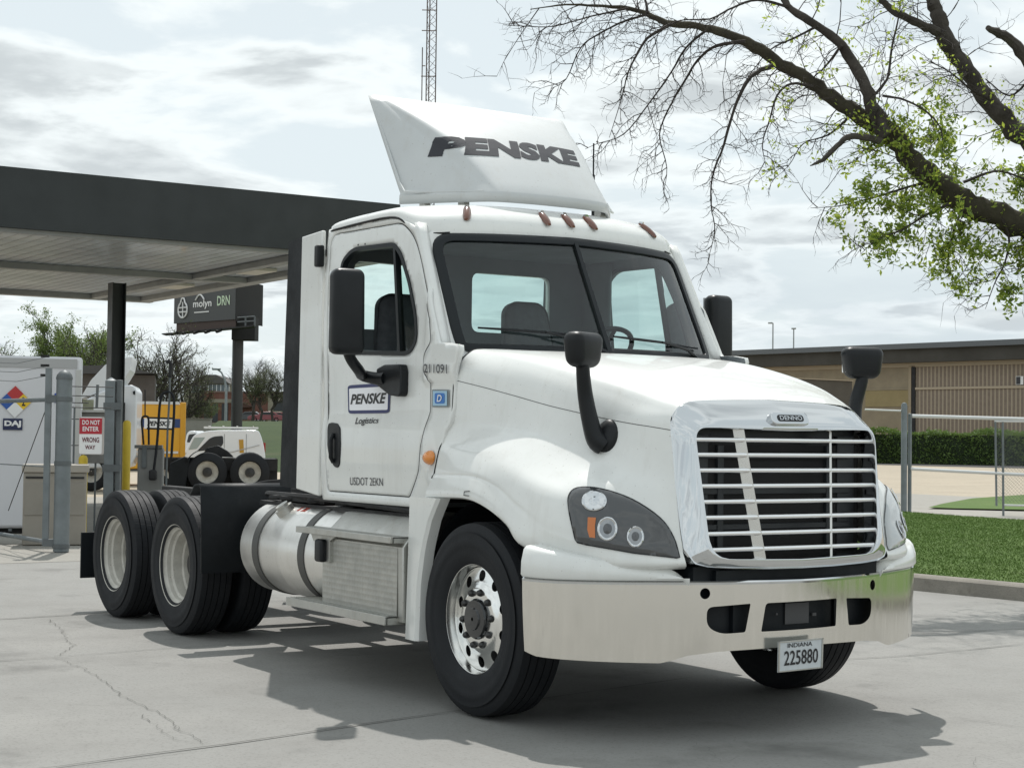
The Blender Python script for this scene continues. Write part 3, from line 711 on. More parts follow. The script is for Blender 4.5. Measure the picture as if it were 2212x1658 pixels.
def scratchy(m):
    nt = m.node_tree; L = nt.links.new; b = nt.nodes['Principled BSDF']; tc = N(nt, 'ShaderNodeTexCoord'); mp = N(nt, 'ShaderNodeMapping'); mp.inputs['Scale'].default_value = (22, 22, 1.6)
    L(tc.outputs['Object'], mp.inputs[0]); n = N(nt, 'ShaderNodeTexNoise', inp={'Scale': 1.4, 'Detail': 7, 'Roughness': .65}); L(mp.outputs[0], n.inputs[0])
    r = N(nt, 'ShaderNodeMapRange', inp={1: .35, 2: .75, 3: .10, 4: .24}); L(n.outputs[0], r.inputs[0]); L(r.outputs[0], b.inputs['Roughness'])
    n2 = N(nt, 'ShaderNodeTexNoise', inp={'Scale': 3.5, 'Detail': 2}); L(tc.outputs['Object'], n2.inputs[0])
    bm_ = N(nt, 'ShaderNodeBump', inp={'Strength': .02, 'Distance': .01}); L(n2.outputs[0], bm_.inputs['Height']); L(bm_.outputs[0], b.inputs['Normal'])
    x = N(nt, 'ShaderNodeMix', data_type='RGBA'); L(n.outputs[0], x.inputs[0]); x.inputs[6].default_value = (.88, .86, .81, 1); x.inputs[7].default_value = (.70, .675, .625, 1); L(x.outputs[2], b.inputs['Base Color'])
scratchy(CHRB)
bump = panel('bumper', bo, [fogn, fogc, fogf, circ((-.575, .722), .027), circ((.575, .722), .027)], .028, BF, CHRB, TR, smooth=60)
# rolled top lip and the dark structure behind
mb = MB(); rws = []
for s_ in np.linspace(-BLEN, BLEN, 81):
    x0, y0 = bump_pt(s_, .002); x1, y1 = bump_pt(s_, -.006); x2, y2 = bump_pt(s_, -.04); z = zt(s_)
    rws.append([(x0, y0, z-.012), (x0, y0, z-.002), (x1, y1, z+.006), (x2, y2, z+.006)])
mb.grid(rws).out('bumper_lip', CHR, bump)
mb = MB(); rws = []
for s_ in np.linspace(-1.0, 1.0, 41):
    x, y = bump_pt(s_, -.07); rws.append([(x, y, .46), (x, y, .74)])
mb.grid(rws); mb.box(1.0, 1.20, -.5, .5, .765, .83).box(1.05, 1.17, -.62, .62, .76, .85)
for y in (-.34, .34): mb.box(.7, 1.2, y-.05, y+.05, .5, .74)
mb.out('bumper_backing', FLAP, TR)
mb = MB(); mb.box(1.222, 1.225, -.07, .09, .55, .655).box(1.226, 1.232, .11, .135, .585, .60).box(1.226, 1.232, -.135, -.125, .60, .61)
mb.out('bracket_plate', mat('grey_bracket', (.06, .06, .062), .6), bump)
# licence plate
pl = quadmap((1.335, -.212, .482), (1.335, .086, .486), (1.325, -.206, .330), (1.325, .09, .334))
pm = MB(); pm.prism([(0, 0), (1, 0), (1, 1), (0, 1)], lambda u, v, t: pl(u, v)+Vector((t, 0, 0)), -.004, 0)
LP = pm.out('licence_plate', mat('plate_white', (.62, .66, .68), .35, 0, 0, .1, 30), TR); LP['label'] = 'white licence plate hung under the bumper'
pm = MB()
for a in ((0, 0, 1, .04), (0, .96, 1, 1), (0, 0, .03, 1), (.97, 0, 1, 1)): pm.prism([(a[0], a[1]), (a[2], a[1]), (a[2], a[3]), (a[0], a[3])], lambda u, v, t: pl(u, v)+Vector((t, 0, 0)), 0, .004)
pm.out('plate_border', STEPM, LP)
text('plate_number', '225880', lambda u, v: pl(.13+.76*u, .20+.48*v)+Vector((.003, 0, 0)), BLACKL, LP, bold=.012)
text('plate_state', 'INDIANA', lambda u, v: pl(.2+.55*u, .78+.14*v)+Vector((.003, 0, 0)), BLACKL, LP, bold=.01)
# ---- painted corner caps above the bumper
for sg in (-1, 1):
    rws = []
    for s_ in np.linspace(BLEN-.005, .66, 30):
        f = (BLEN-s_)/(BLEN-.66); zt_ = .945-.115*f**1.1 - (.055*max(0, (f-.88)/.12)**2); zb = zt(s_)+.008
        def P(off, z):
            x, y = bump_pt(s_, off); return (x, sg*abs(y), z)
        d = .02*(1-f)
        rws.append([P(-.10, zb), P(.004, zb), P(.014, zb+.012), P(.012, zb+(zt_-zb)*.5), P(-.002, zt_-.02), P(-.018, zt_-.003), P(-.05, zt_), P(-.16, zt_+.005)])
    c_ = MB().grid(rws); c_.f.append(tuple(range(8))); c_.m.append(0); k = len(rws)*8; c_.f.append(tuple(range(k-8, k))); c_.m.append(0)
    c_.out('bumper_corner_cap', PAINT, TR, smooth=45)
# ---- hood mirrors
def hood_mirror(sg):
    f = lambda p: Vector((p[0], sg*abs(p[1]), p[2]))
    l, n = hit(bvH, 1311, 942)
    base = Vector((l.x, abs(l.y), l.z)); nn = Vector((n.x, abs(n.y), n.z))
    up = Vector((.1, .2, 1)).cross(nn).cross(nn)*-1; up.normalize(); s2 = up.cross(nn)
    rws = []
    for k, o in ((1.06, -.01), (1, .006), (.86, .02), (.5, .028), (.02, .03)):
        rws.append([f(base+nn*o+up*(cos(t)*.088*k)+s2*(sin(t)*.062*k)) for t in np.linspace(0, 2*pi, 25)[:-1]])
    hm = MB().grid(rws, closev=True).out('hood_mirror', BLKP, TR)
    h0 = Vector((.705, .965, 1.918))
    e = base+nn*.02
    path = cr([e+Vector((-.01, .0, -.055)), e+Vector((-.03, .035, -.02)), e+Vector((-.045, .06, .07)), e+Vector((-.055, .085, .20)), h0+Vector((.0, 0, -.10)), h0+Vector((0, 0, -.03))], 4)
    n_ = len(path); rad = [itp(i/(n_-1), [0, .15, .35, .75, 1], [.05, .052, .045, .036, .034]) for i in range(n_)]
    MB().tube([f(p) for p in path], rad, 12).out('mirror_arm', BLKP, hm)
    rbox('mirror_head', .13, .25, .18, .05, BLKP, hm, (h0.x, sg*h0.y, h0.z), (0, 0, radians(-20*sg)), seg=5, taper=(1.0, .82))
    rbox('mirror_face', .012, .15, .11, .005, CHR, hm, (h0.x-.060, sg*(h0.y+.0), h0.z), (0, 0, radians(-20*sg)))
hood_mirror(-1); hood_mirror(1)
# ---- door mirrors
def door_mirror(sg):
    f = lambda p: Vector((p[0], sg*p[1], p[2])); c = Vector((-1.07, 1.390, 2.19))
    mm = rbox('door_mirror', .12, .205, .50, .045, BLKP, TR, f(c), (0, 0, radians(6*sg)), seg=5, taper=(.96, 1.0))
    rbox('mirror_face', .012, .165, .47, .005, CHR, mm, f(c)+Vector((-.058, 0, 0)))
    yb = 1.035
    brk = [sp(*p) for p in ((830, 797), (846, 788), (880, 787), (883, 800), (882, 850), (878, 857), (858, 854), (830, 832))]
    rws = []
    MBb = MB(); MBb.prism(rounded(brk, .015, 3), lambda u, v, t: (u, sg*(wside(u, v)+t), v), 0, .055)
    MBb.out('mirror_bracket', BLKP, mm, bev=.02)
    bx, bz = sp(838, 818)
    path = cr([(bx+.04, 1.07, bz), (bx-.03, 1.09, bz+.0), (bx-.12, 1.14, bz+.02), (-1.20, 1.24, 1.86), (-1.12, 1.34, 1.93), (-1.09, 1.38, 2.02)], 5)
    MB().tube([f(p) for p in path], [itp(i/(len(path)-1), [0, .3, .7, 1], [.042, .036, .032, .034]) for i in range(len(path))], 12).out('mirror_arm', BLKP, mm)
door_mirror(-1); door_mirror(1)
# ---- wipers
def wiper(sg, a, b, c):
    P = lambda y, z, o=.03: (xws(y, z)+o, y, z)
    mb = MB(); mb.tube([P(*a, .02), P((a[0]*2+b[0])/3, (a[1]*2+b[1])/3+.02, .05), P(*b, .045)], [.012, .010, .007], 6)
    mb.tube([P(*b, .035), P((b[0]+c[0])/2, (b[1]+c[1])/2, .022), P(*c, .022)], [.008, .009, .006], 6)
    mb.tube([P(2*b[0]-c[0], 2*b[1]-c[1], .022), P(*b, .035)], [.006, .008], 6)
    mb.out('windshield_wiper', BLKP, TR)
wiper(1, (-.02, 1.975), (-.42, 2.085), (-.80, 2.10)); wiper(1, (.74, 1.975), (.42, 2.06), (.06, 2.08))
# ---- door furniture and the lettering on the flank
def quad_side(tl, tr, bl, br, off=.004):
    a = [sp(*p) for p in (tl, tr, bl, br)]; q = quadmap(*[(u, v, 0) for u, v in a])
    def fn(u, v):
        p = q(u, v); return SIDE(p.x, p.y, off)
    return fn
hb = [sp(*p) for p in ((709, 925), (711, 914), (718, 912), (730, 914), (736, 924), (737, 960), (735, 1003), (731, 1010), (724, 1008), (713, 990), (709, 965))]
hd = MB().prism(rounded(hb, .015, 3), lambda u, v, t: SIDE(u, v, t), -.01, .008).out('door_handle', BLKP, d1, bev=.005)
ix = sum(p[0] for p in hb)/len(hb); iz = sum(p[1] for p in hb)/len(hb)
MB().tube([SIDE(ix+.0, iz+.06, .010), SIDE(ix+.005, iz+.02, .028), SIDE(ix+.01, iz-.09, .028), SIDE(ix+.01, iz-.12, .010)], .013, 8).out('handle_pull', BLKP, hd)
fs_ = quad_side((752, 832), (845, 826), (753, 893), (842, 892))
def decal(name, u0, v0, u1, v1, m, fn, par, r=.05, off=0):
    pts = resample(rounded([(u0, v0), (u1, v0), (u1, v1), (u0, v1)], r, 4), .12)
    P = [Vector(fn(u, v)) for u, v in pts]
    return mk(name, [p+Vector((0, -off, 0)) for p in P], [tuple(range(len(P)))], m, par, fix=False)
dc = decal('door_sign', 0, 0, 1, 1, NAVY, fs_, d1, .10)
decal('sign_panel', .04, .11, .96, .88, mat('sign_white', (.85, .85, .88), .3, 0, .3), fs_, dc, .04, .002)
text('sign_lettering', 'PENSKE', lambda u, v: Vector(fs_(.07+.86*u, .32+.36*v))+Vector((0, -.004, 0)), BLACKL, dc, bold=.035, shear=.3, space=1.02)
fl_ = quad_side((768, 901), (819, 901), (768, 920), (819, 917)); text('logistics_lettering', 'Logistics', fl_, BLACKL, d1, bold=.01, shear=.35, space=.95)
text('weight_lettering', 'USDOT 2EKN', quad_side((757, 1030), (828, 1032), (757, 1047), (828, 1049)), GREYL, d1, bold=.0)
text('unit_number', '211091', quad_side((926, 786), (976, 787), (926, 805), (976, 807), .010), GREYL, TR, bold=.01)
fb2 = quad_side((936, 841), (972, 841), (936, 879), (972, 879))
bd = decal('blue_badge', 0, 0, 1, 1, GALV, fb2, TR, .02, .004); decal('badge_field', .08, .08, .92, .92, mat('badge_pale', (.35, .55, .70), .3), fb2, bd, .02, .007); decal('badge_mark', .2, .2, .8, .8, mat('badge_blue', (.02, .16, .5), .3), fb2, bd, .12, .009)
text('badge_letter', 'D', lambda u, v: Vector(fb2(.35+.3*u, .3+.4*v))+Vector((0, -.012, 0)), WHITEL, bd, shear=.2)
sx, sz = sp(930, 988)
mk_ = MB(); rws = []
for k, o in ((1.25, .004), (1.2, .018), (1, .030), (.7, .042), (.3, .049), (.02, .050)):
    rws.append([SIDE(sx+.012+cos(t)*.050*k, sz+sin(t)*.034*k, o) for t in np.linspace(0, 2*pi, 25)[:-1]])
mk_.grid(rws, closev=True).out('side_turn_lamp', AMB, TR)
hk = [hit(bvH, *p)[0] for p in ((1016, 1060), (1005, 1061), (1004, 1069), (1014, 1070))]
if all(hk): MB().tube([p+Vector((0, -.006, 0)) for p in hk], .0025, 5).out('hood_latch', NUT, TR)
for q_ in ((774, 529), (789, 527)):
    a_, b_ = sp(*q_); MB().tube([SIDE(a_, b_, -.002), SIDE(a_, b_, .003)], .006, 8).out('door_screw', NUT, d1)
# kick cover blister at the foot of the cowl is in the skin; two vent screws over the window
MB().box(*[0]*6) if False else None
# ---- white fender tail behind the front wheel
def tail(sg):
    rows = []
    for t in np.linspace(0, 1, 14):
        z = 1.135-.80*t; xo = -.665-.03*t; xi = -.43-.115*t**.5+.0*t - .0
        xi = itp(t, [0, .15, .35, .6, 1], [-.33, -.42, -.49, -.535, -.55])
        yo = 1.19
        rows.append([(xo, sg*1.08, z), (xo, sg*(yo-.01), z), (xo+.012, sg*yo, z), (xi-.02+.0, sg*(yo+.005), z), (xi, sg*(yo-.012), z), (xi+.005, sg*1.12, z)])
    mb = MB().grid(rows, closev=True); mb.f.append(tuple(range(len(mb.v)-6, len(mb.v)))); mb.m.append(0); mb.f.append(tuple(range(6))); mb.m.append(0)
    mb.out('fender_tail', PAINT, TR)
tail(-1); tail(1)
# ---- chassis
mb = MB()
for sg in (-1, 1): mb.box(-6.35, .95, sg*.43-.04, sg*.43+.04, .74, 1.02)
for x in (-6.2, -5.47, -4.8, -4.15, -3.2, -2.4, -1.2, .6): mb.box(x-.05, x+.05, -.40, .40, .78, .98)
mb.out('chassis_frame', FRAME, TR, bev=.01)
mb = MB(); mb.box(-3.1, -1.0, -1.0, 1.0, .99, 1.02)
mb.box(-2.95, -2.15, -.98, -.3, 1.03, 1.06); 
for x in (-2.9, -2.7, -2.3, -1.9, -1.5): mb.tube([(x, -1.02, 1.045), (x+.5, -.6, 1.05), (x+.6, .6, 1.06)], .018, 6)
mb.tube([(-3.2, -.9, 1.06), (-2.0, -1.02, 1.07), (-.8, -1.02, 1.04)], .022, 6)
mb.box(-1.02, -.96, -.95, -.88, .95, 1.08).box(-3.3, -.8, -.9, .9, .80, .985)  # last box is added, hidden under the deck, to close gaps in the shadow
mb.out('deck_pipes_shadow_box', FRAME, TR)
# fifth wheel
mb = MB(); mb.prism(rounded([(-5.35, -.46), (-5.35, -.2), (-4.9, -.07), (-4.9, .07), (-5.35, .2), (-5.35, .46), (-4.75, .5), (-4.35, .35), (-4.35, -.35), (-4.75, -.5)], .04), lambda u, v, t: (u+.62, v, t+(.10*(u+4.4))), 1.12, 1.16)
mb.box(-4.3, -4.0, -.45, -.36, 1.0, 1.10).box(-4.3, -4.0, .36, .45, 1.0, 1.10)
mb.out('fifth_wheel', FRAME, TR, bev=.006)
# axles, rear drive bits
mb = MB()
for x in (-4.15, -5.47): mb.tube([(x, -.95, .5), (x, .95, .5)], .10, 12).tube([(x, -.22, .5), (x, .22, .5)], .24, 14); mb.box(x-.12, x+.12, -.5, -.36, .55, .75).box(x-.12, x+.12, .36, .5, .55, .75)
mb.tube([(0, -.95, .46), (0, .95, .46)], .06, 8); mb.tube([(-4.0, 0, .55), (-1.2, 0, .75)], .05, 8)
mb.tube([(-.5, -.2, .55), (-.5, .2, .55)], .22, 12).box(-.9, .5, -.35, .35, .5, .9)
mb.out('axles', FRAME, TR)
# quarter mudguard ahead of the drive wheels, rear flap
def flap(sg):
    mb = MB(); rws = []
    for y in (.60, 1.29):
        rws.append([(-3.66, sg*y, 1.05), (-3.58, sg*y, 1.115), (-3.50, sg*y, 1.125), (-3.46, sg*y, 1.10), (-3.44, sg*y, .9), (-3.42, sg*y, .50)])
    o = mb.grid(rws).out('front_mud_flap', FLAP, TR); o.modifiers.new('t', 'SOLIDIFY').thickness = .014
    o = MB().box(-6.14, -6.12, min(sg*.62, sg*1.25), max(sg*.62, sg*1.25), .26, .64).out('rear_mud_flap', FLAP, TR, bev=.004)
flap(-1); flap(1)
# ---- fuel tanks with straps, cap and steps
def tank(sg):
    c = (0, sg*.885, .712); mb = MB()
    lathe([(-3.04, .02), (-3.04, .20), (-3.03, .275), (-3.01, .298), (-2.98, .308), (-2.40, .308), (-2.38, .3105), (-2.36, .308), (-.90, .308), (-.87, .298), (-.85, .27), (-.84, .02)], 72, 'x', (0, c[1], c[2]), mb=mb)
    tk = mb.out('fuel_tank', TANK, TR)
    for x in (-2.74, -2.04):
        mb = MB(); lathe([(x-.045, .309), (x-.043, .315), (x+.043, .315), (x+.045, .309)], 72, 'x', (0, c[1], c[2]), mb=mb); mb.out('tank_strap', STRAP, tk)
    cc = Vector((-2.55, sg*1.06, .965)); dn = Vector((-.1, sg*.55, .8)).normalized()
    MB().tube([cc-dn*.03, cc+dn*.035], .062, 20).tube([cc+dn*.03, cc+dn*.058], .045, 16).out('filler_cap', STEPM, tk)
    if sg < 0: MB().prism([(-2.43, -.03), (-2.30, -.03), (-2.30, .03), (-2.43, .03)], lambda u, v, t: (u, -(.885+.3095*cos(1.12+v*3)), .712+.3095*sin(1.12+v*3)), 0, .001).out('red_sticker', mat('red_label', (.5, .08, .05), .5), tk)
    # step box in front of the tank
    mb = MB(); q = [(.92, .40), (1.198, .42), (1.203, .845), (1.18, .875), (1.05, 1.0), (.80, 1.035), (.80, .40)]
    mb.prism([(y, z) for y, z in q], lambda u, v, t: (t, sg*u, v), -1.72, -.70)
    bx = mb.out('step_box', STEPM, TR, bev=.006)
    dm_ = mat('tread_plate', (.50, .50, .47), .42, 1, 0, .2, 12)
    if 'tp' not in MATS:
        MATS['tp'] = 1; nt = dm_.node_tree; L = nt.links.new; tc = N(nt, 'ShaderNodeTexCoord'); mp = N(nt, 'ShaderNodeMapping'); mp.inputs['Scale'].default_value = (30, 30, 30); L(tc.outputs['Object'], mp.inputs[0])
        ch = N(nt, 'ShaderNodeTexVoronoi', inp={'Scale': 1.0, 'Randomness': .0}); L(mp.outputs[0], ch.inputs[0]); b_ = N(nt, 'ShaderNodeBump', inp={'Strength': .5, 'Distance': .006}); L(ch.outputs[0], b_.inputs['Height']); L(b_.outputs[0], nt.nodes['Principled BSDF'].inputs['Normal'])
    MB().box(-1.70, -.76, sg*1.2035-.002, sg*1.2035+.002, .44, .835).out('tread_panel', dm_, bx)
    mb = MB()
    mb.box(-1.95, -.72, sg*1.262-.012*1, sg*1.262+.012, .868, .905).box(-1.95, -.72, min(sg*1.08, sg*1.262), max(sg*1.08, sg*1.262), .893, .903)
    for x in (-1.95, -.735): mb.box(x, x+.015, min(sg*1.05, sg*1.262), max(sg*1.05, sg*1.262), .868, .903)
    mb.out('upper_step', STEPM, TR, bev=.003)
    mb = MB()
    mb.box(-2.06, -.76, sg*1.272-.01, sg*1.272+.01, .405, .455).box(-2.06, -.76, min(sg*1.08, sg*1.272), max(sg*1.08, sg*1.272), .443, .453)
    for x in (-2.06, -.775): mb.box(x, x+.015, min(sg*1.06, sg*1.272), max(sg*1.06, sg*1.272), .405, .453)
    for x in np.arange(-2.0, -.8, .035): mb.box(x, x+.012, min(sg*1.10, sg*1.25), max(sg*1.10, sg*1.25), .453, .458)
    mb.box(-1.9, -1.85, min(sg*.95, sg*1.1), max(sg*.95, sg*1.1), .42, .45).box(-1.0, -.95, min(sg*.95, sg*1.1), max(sg*.95, sg*1.1), .42, .45)
    mb.out('lower_step', STEPM, TR, bev=.002)
    if sg < 0:
        mb = MB(); mb.prism([(-1.84, .865), (-1.80, .82), (-1.72, .82), (-1.72, .70), (-1.58, .70), (-1.58, .83), (-1.50, .865)], lambda u, v, t: (u, -t, v), 1.20, 1.225); br = mb.out('lock_bracket', STEPM, TR, bev=.003)
        rbox('black_lock_case', .10, .05, .14, .02, BLKP, br, (-1.665, -1.24, .77))
tank(-1); tank(1)
# ---- wheels
def tyre_mb(c, sg, R_, W_, hub_r, steer, lug):
    h = W_/2; mb = MB()
    prof = [(-h*.80, hub_r-.01), (-h*.92, hub_r+.01), (-h, hub_r+.06), (-h*1.015, hub_r+.085), (-h*1.035, hub_r+.09), (-h*1.04, (R_+hub_r)/2+.012), (-h*1.025, (R_+hub_r)/2+.018), (-h*1.03, (R_+hub_r)/2+.05), (-h*1.0, R_-.085), (-h*.96, R_-.065), (-h*.965, R_-.055), (-h*.90, R_-.028), (-h*.82, R_-.010)]
    tw = h*.82; g = []
    cuts = [-.62, -.21, .21, .62]
    last = -1
    for q in cuts: g += [(tw*(q-.035), R_-.0025), (tw*(q-.025), R_-.014), (tw*(q+.025), R_-.014), (tw*(q+.035), R_-.0025)]
    prof += g+[(-a, r) for a, r in prof[::-1]]
    return lathe(prof, 96, 'y', c, mb=mb)
RUBT = mat('lug_tyre_rubber', (.009, .011, .014), .66, 0, 0, .5, 5, 0, 90, .28, (.018, .019, .021))
def lug_bump(m, cx_list, n):
    nt = m.node_tree; L = nt.links.new; tc = N(nt, 'ShaderNodeTexCoord'); s_ = N(nt, 'ShaderNodeSeparateXYZ'); L(tc.outputs['Object'], s_.inputs[0])
    sub = N(nt, 'ShaderNodeMath', operation='SUBTRACT', inp={1: .5}); L(s_.outputs[2], sub.inputs[0])
    at2 = N(nt, 'ShaderNodeMath', operation='ARCTAN2'); L(sub.outputs[0], at2.inputs[0]); L(s_.outputs[0], at2.inputs[1])
    ab = N(nt, 'ShaderNodeMath', operation='MULTIPLY', inp={1: n/(2*pi)}); L(at2.outputs[0], ab.inputs[0])
    ad = N(nt, 'ShaderNodeMath', operation='MULTIPLY', inp={1: 4.0}); L(s_.outputs[1], ad.inputs[0]); sm = N(nt, 'ShaderNodeMath', operation='ADD'); L(ab.outputs[0], sm.inputs[0]); L(ad.outputs[0], sm.inputs[1])
    fr = N(nt, 'ShaderNodeMath', operation='FRACT'); L(sm.outputs[0], fr.inputs[0]); gt = N(nt, 'ShaderNodeMath', operation='GREATER_THAN', inp={1: .16}); L(fr.outputs[0], gt.inputs[0])
    # only near the tread: radius test
    l1 = N(nt, 'ShaderNodeCombineXYZ'); L(s_.outputs[0], l1.inputs[0]); L(sub.outputs[0], l1.inputs[2]); ln = N(nt, 'ShaderNodeVectorMath', operation='LENGTH'); L(l1.outputs[0], ln.inputs[0])
    lt = N(nt, 'ShaderNodeMath', operation='LESS_THAN', inp={1: .478}); L(ln.outputs[1], lt.inputs[0]); mx = N(nt, 'ShaderNodeMath', operation='MAXIMUM'); L(gt.outputs[0], mx.inputs[0]); L(lt.outputs[0], mx.inputs[1])
    b = N(nt, 'ShaderNodeBump', inp={'Strength': 1, 'Distance': .012}); L(mx.outputs[0], b.inputs['Height']); L(b.outputs[0], nt.nodes['Principled BSDF'].inputs['Normal'])
lug_bump(RUBT, None, 64)
HUBM = mat('dark_hub_cap', (.02, .022, .024), .15, .3, .6)
def front_wheel(sg):
    c = (0, 0, .51); root = MB()
    # disc with ten hand holes: sector strips
    yo = 1.145; P = lambda r, a, y: (cos(a)*r, sg*y, .51+sin(a)*r)
    nh = 10; rd = [(.300, yo+.012), (.297, yo+.016), (.287, yo+.012), (.281, yo-.012), (.276, yo-.035), (.272, yo-.043)]
    root.grid([[P(r, 2*pi*i/120, y) for i in range(120)] for r, y in rd], closev=True)
    face = lambda r: yo+itp(r, [.0, .10, .155, .165, .175, .185, .20, .245, .272], [-.010, -.010, -.011, -.013, -.019, -.026, -.031, -.040, -.043])
    f = lambda u, v: (u, sg*face(sqrt(u*u+v*v)), .51+v)
    f.out = Vector((0, sg, 0))
    holes = [circ((cos(2*pi*(i+.5)/nh)*.226, sin(2*pi*(i+.5)/nh)*.228), .031, 14) for i in range(nh)]
    disc = circ((0, 0), .272, 90)
    wh = root.out('front_wheel', ALU, TR)
    panel('rim', disc, holes, .014, f, ALU, wh, smooth=60)
    bm_ = MB().grid([[P(r, 2*pi*i/80, y) for i in range(80)] for r, y in ((.272, yo-.035), (.268, yo-.10), (.262, yo-.18), (.285, yo-.25))], closev=True); bm_.out('rim_barrel', ALU, wh)
    mb = MB(); lathe([(yo-.14, .24), (yo-.14, .02)], 24, 'y', c, mb=mb, sgn=sg); mb.out('brake_drum', FRAME, wh)
    for i in range(10):
        a = 2*pi*i/10+.1; p = Vector(P(.143, a, yo-.014)); d = Vector((0, sg, 0)); MB().tube([p, p+d*.010, p+d*.022, p+d*.027], [.020, .019, .015, .009], 8).out('lug_nut', NUT, wh)
    mb = MB(); lathe([(yo-.02, .11), (yo+.0, .108), (yo+.012, .10), (yo+.014, .06), (yo+.022, .055), (yo+.024, .01)], 28, 'y', c, mb=mb, sgn=sg); mb.out('hub_cap', HUBM, wh)
    tyre_mb((0, sg*1.045, .51), sg, .515, .285, .299, True, False).out('tyre', RUB, wh, smooth=30)
front_wheel(-1); front_wheel(1)
def rear_wheel(x, sg):
    yo = 1.20; mb = MB(); cc = (x, 0, .505)
    lathe([(yo, .295), (yo+.004, .300), (yo-.004, .297), (yo-.012, .285), (yo-.03, .277), (yo-.042, .262), (yo-.07, .258), (yo-.082, .243), (yo-.15, .24), (yo-.16, .226), (yo-.225, .222), (yo-.245, .20), (yo-.248, .16), (yo-.248, .09)], 64, 'y', (0, 0, .505), mb=mb, sgn=sg)
    w_ = mb.out('rear_wheel', RIMW, TR); w_.location.x = x
    mb = MB(); lathe([(yo-.248, .13), (yo-.19, .12), (yo-.14, .095), (yo-.13, .085), (yo-.13, .01)], 28, 'y', (0, 0, .505), mb=mb, sgn=sg); hb_ = mb.out('axle_hub', NUT, w_)
    for i in range(10):
        a = 2*pi*i/10+.2; p = Vector((cos(a)*.165, sg*(yo-.248), .505+sin(a)*.165)); MB().tube([p, p+Vector((0, sg*.04, 0))], .017, 6).out('lug_nut', NUT, w_)
    for k, y in enumerate((1.075, .745)):
        tyre_mb((0, sg*y, .505), sg, .51, .275, .288, False, True).out('outer_tyre' if k == 0 else 'inner_tyre', RUBT, w_, smooth=30)
    return w_
for x in (-4.15, -5.47):
    for sg in (-1, 1): rear_wheel(x, sg)
# ================================================================ THE GROUND
def shade_mat(name, c1, c2, rough=.85, sc=(.35, 2.5, 40), bump=.25, c3=None, bd=.01):
    m = bpy.data.materials.new(name); m.use_nodes = True; nt = m.node_tree; L = nt.links.new; b = nt.nodes['Principled BSDF']; b.inputs['Roughness'].default_value = rough; b.inputs['Specular IOR Level'].default_value = .3
    tc = N(nt, 'ShaderNodeTexCoord'); last = None
    def nz(s_, det=5): n = N(nt, 'ShaderNodeTexNoise', inp={'Scale': s_, 'Detail': det, 'Roughness': .62}); L(tc.outputs['Object'], n.inputs[0]); return n.outputs[0]
    a, b2, c = nz(sc[0]), nz(sc[1], 7), nz(sc[2], 4)
    def mixf(f, lo, hi, x, y):
        r = N(nt, 'ShaderNodeMapRange', inp={1: lo, 2: hi}); L(f, r.inputs[0]); k = N(nt, 'ShaderNodeMix', data_type='RGBA'); L(r.outputs[0], k.inputs[0])
        for i, v in ((6, x), (7, y)):
            if isinstance(v, tuple): k.inputs[i].default_value = (*v, 1)
            else: L(v, k.inputs[i])
        return k.outputs[2]
    col = mixf(a, .35, .65, c1, c2); col = mixf(b2, .45, .75, col, tuple(v*.80 for v in c1)); col = mixf(c, .52, .78, col, tuple(v*.62 for v in c1))
    if c3: col = mixf(nz(sc[0]*3.1, 6), .56, .72, col, c3)
    L(col, b.inputs['Base Color'])
    bp = N(nt, 'ShaderNodeBump', inp={'Strength': bump, 'Distance': bd}); L(c, bp.inputs['Height']); L(bp.outputs[0], b.inputs['Normal']); return m
CONC = shade_mat('worn_grey_concrete', (.285, .280, .264), (.248, .247, .235), .9, (.3, 1.7, 60), .45, (.160, .158, .149), .006)
TAN = shade_mat('tan_concrete', (.40, .345, .265), (.36, .315, .245), .9, (.05, .6, 8), .1)
PALE = shade_mat('pale_concrete', (.33, .315, .28), (.29, .28, .255), .9, (.2, 2, 30), .2)
KERBM = shade_mat('kerb_concrete', (.28, .26, .225), (.22, .205, .18), .9, (1.5, 8, 60), .4, (.17, .155, .13))
LAWN = shade_mat('lawn_soil_and_grass', (.085, .145, .034), (.11, .17, .045), .95, (.4, 3, 25), .5, (.10, .13, .045), .03)
ASPH = shade_mat('dark_asphalt', (.05, .05, .05), (.06, .06, .06), .9)
def sheet(name, pts, z, m):
    return struct(mk(name, [(p[0], p[1], z) for p in pts], [tuple(range(len(pts)))], m, None, fix=True, smooth=0))
g = lambda px, py: at(px, py, 2, 0)
def hor(px): return PH/2+FPX*math.tan(PIT)+(px-PW/2)*math.tan(ROL)
ground = sheet('ground', [(-1500, -1500), (1500, -1500), (1500, 1500), (-1500, 1500)], -.012, TAN)
RD = Vector((sin(YAW), -cos(YAW), 0)); AW = Vector((cos(YAW), sin(YAW), 0)); RZ = atan2(RD.y, RD.x)
def gp(px, depth):          # ground point under picture column px at a given depth
    q = CAM+(FW*FPX+RT*(px-PW/2)+UP*(PH/2-hor(px)))*(depth/FPX); return Vector((q.x, q.y, 0))
def zz(px, py, depth): return CAM.z+(hor(px)-py)*depth/FPX
k1, k2 = g(1961, 1272), g(2212, 1297); kd = (k2-k1).normalized()
kerb_line = [k1-kd*26+Vector((-6, 4, 0)), k1-kd*12+Vector((-1.2, .8, 0)), k1-kd*4, k1, k2, k2+kd*1.2, k2+Vector((3.4, -1.15, 0)), k2+Vector((8, -1.2, 0)), k2+Vector((18, 1.5, 0)), k2+Vector((34, 8, 0))]
kl = [Vector(p) for p in cr([tuple(p) for p in kerb_line], 5)]; kl = [p for p in kl if p.x > -11.25]
front = [(p.x, p.y) for p in kl]
pave = sheet('pavement', [(-11.3, -40), (45, -40), (45, front[-1][1])]+front[::-1]+[(-11.3, front[0][1])], -.006, CONC)
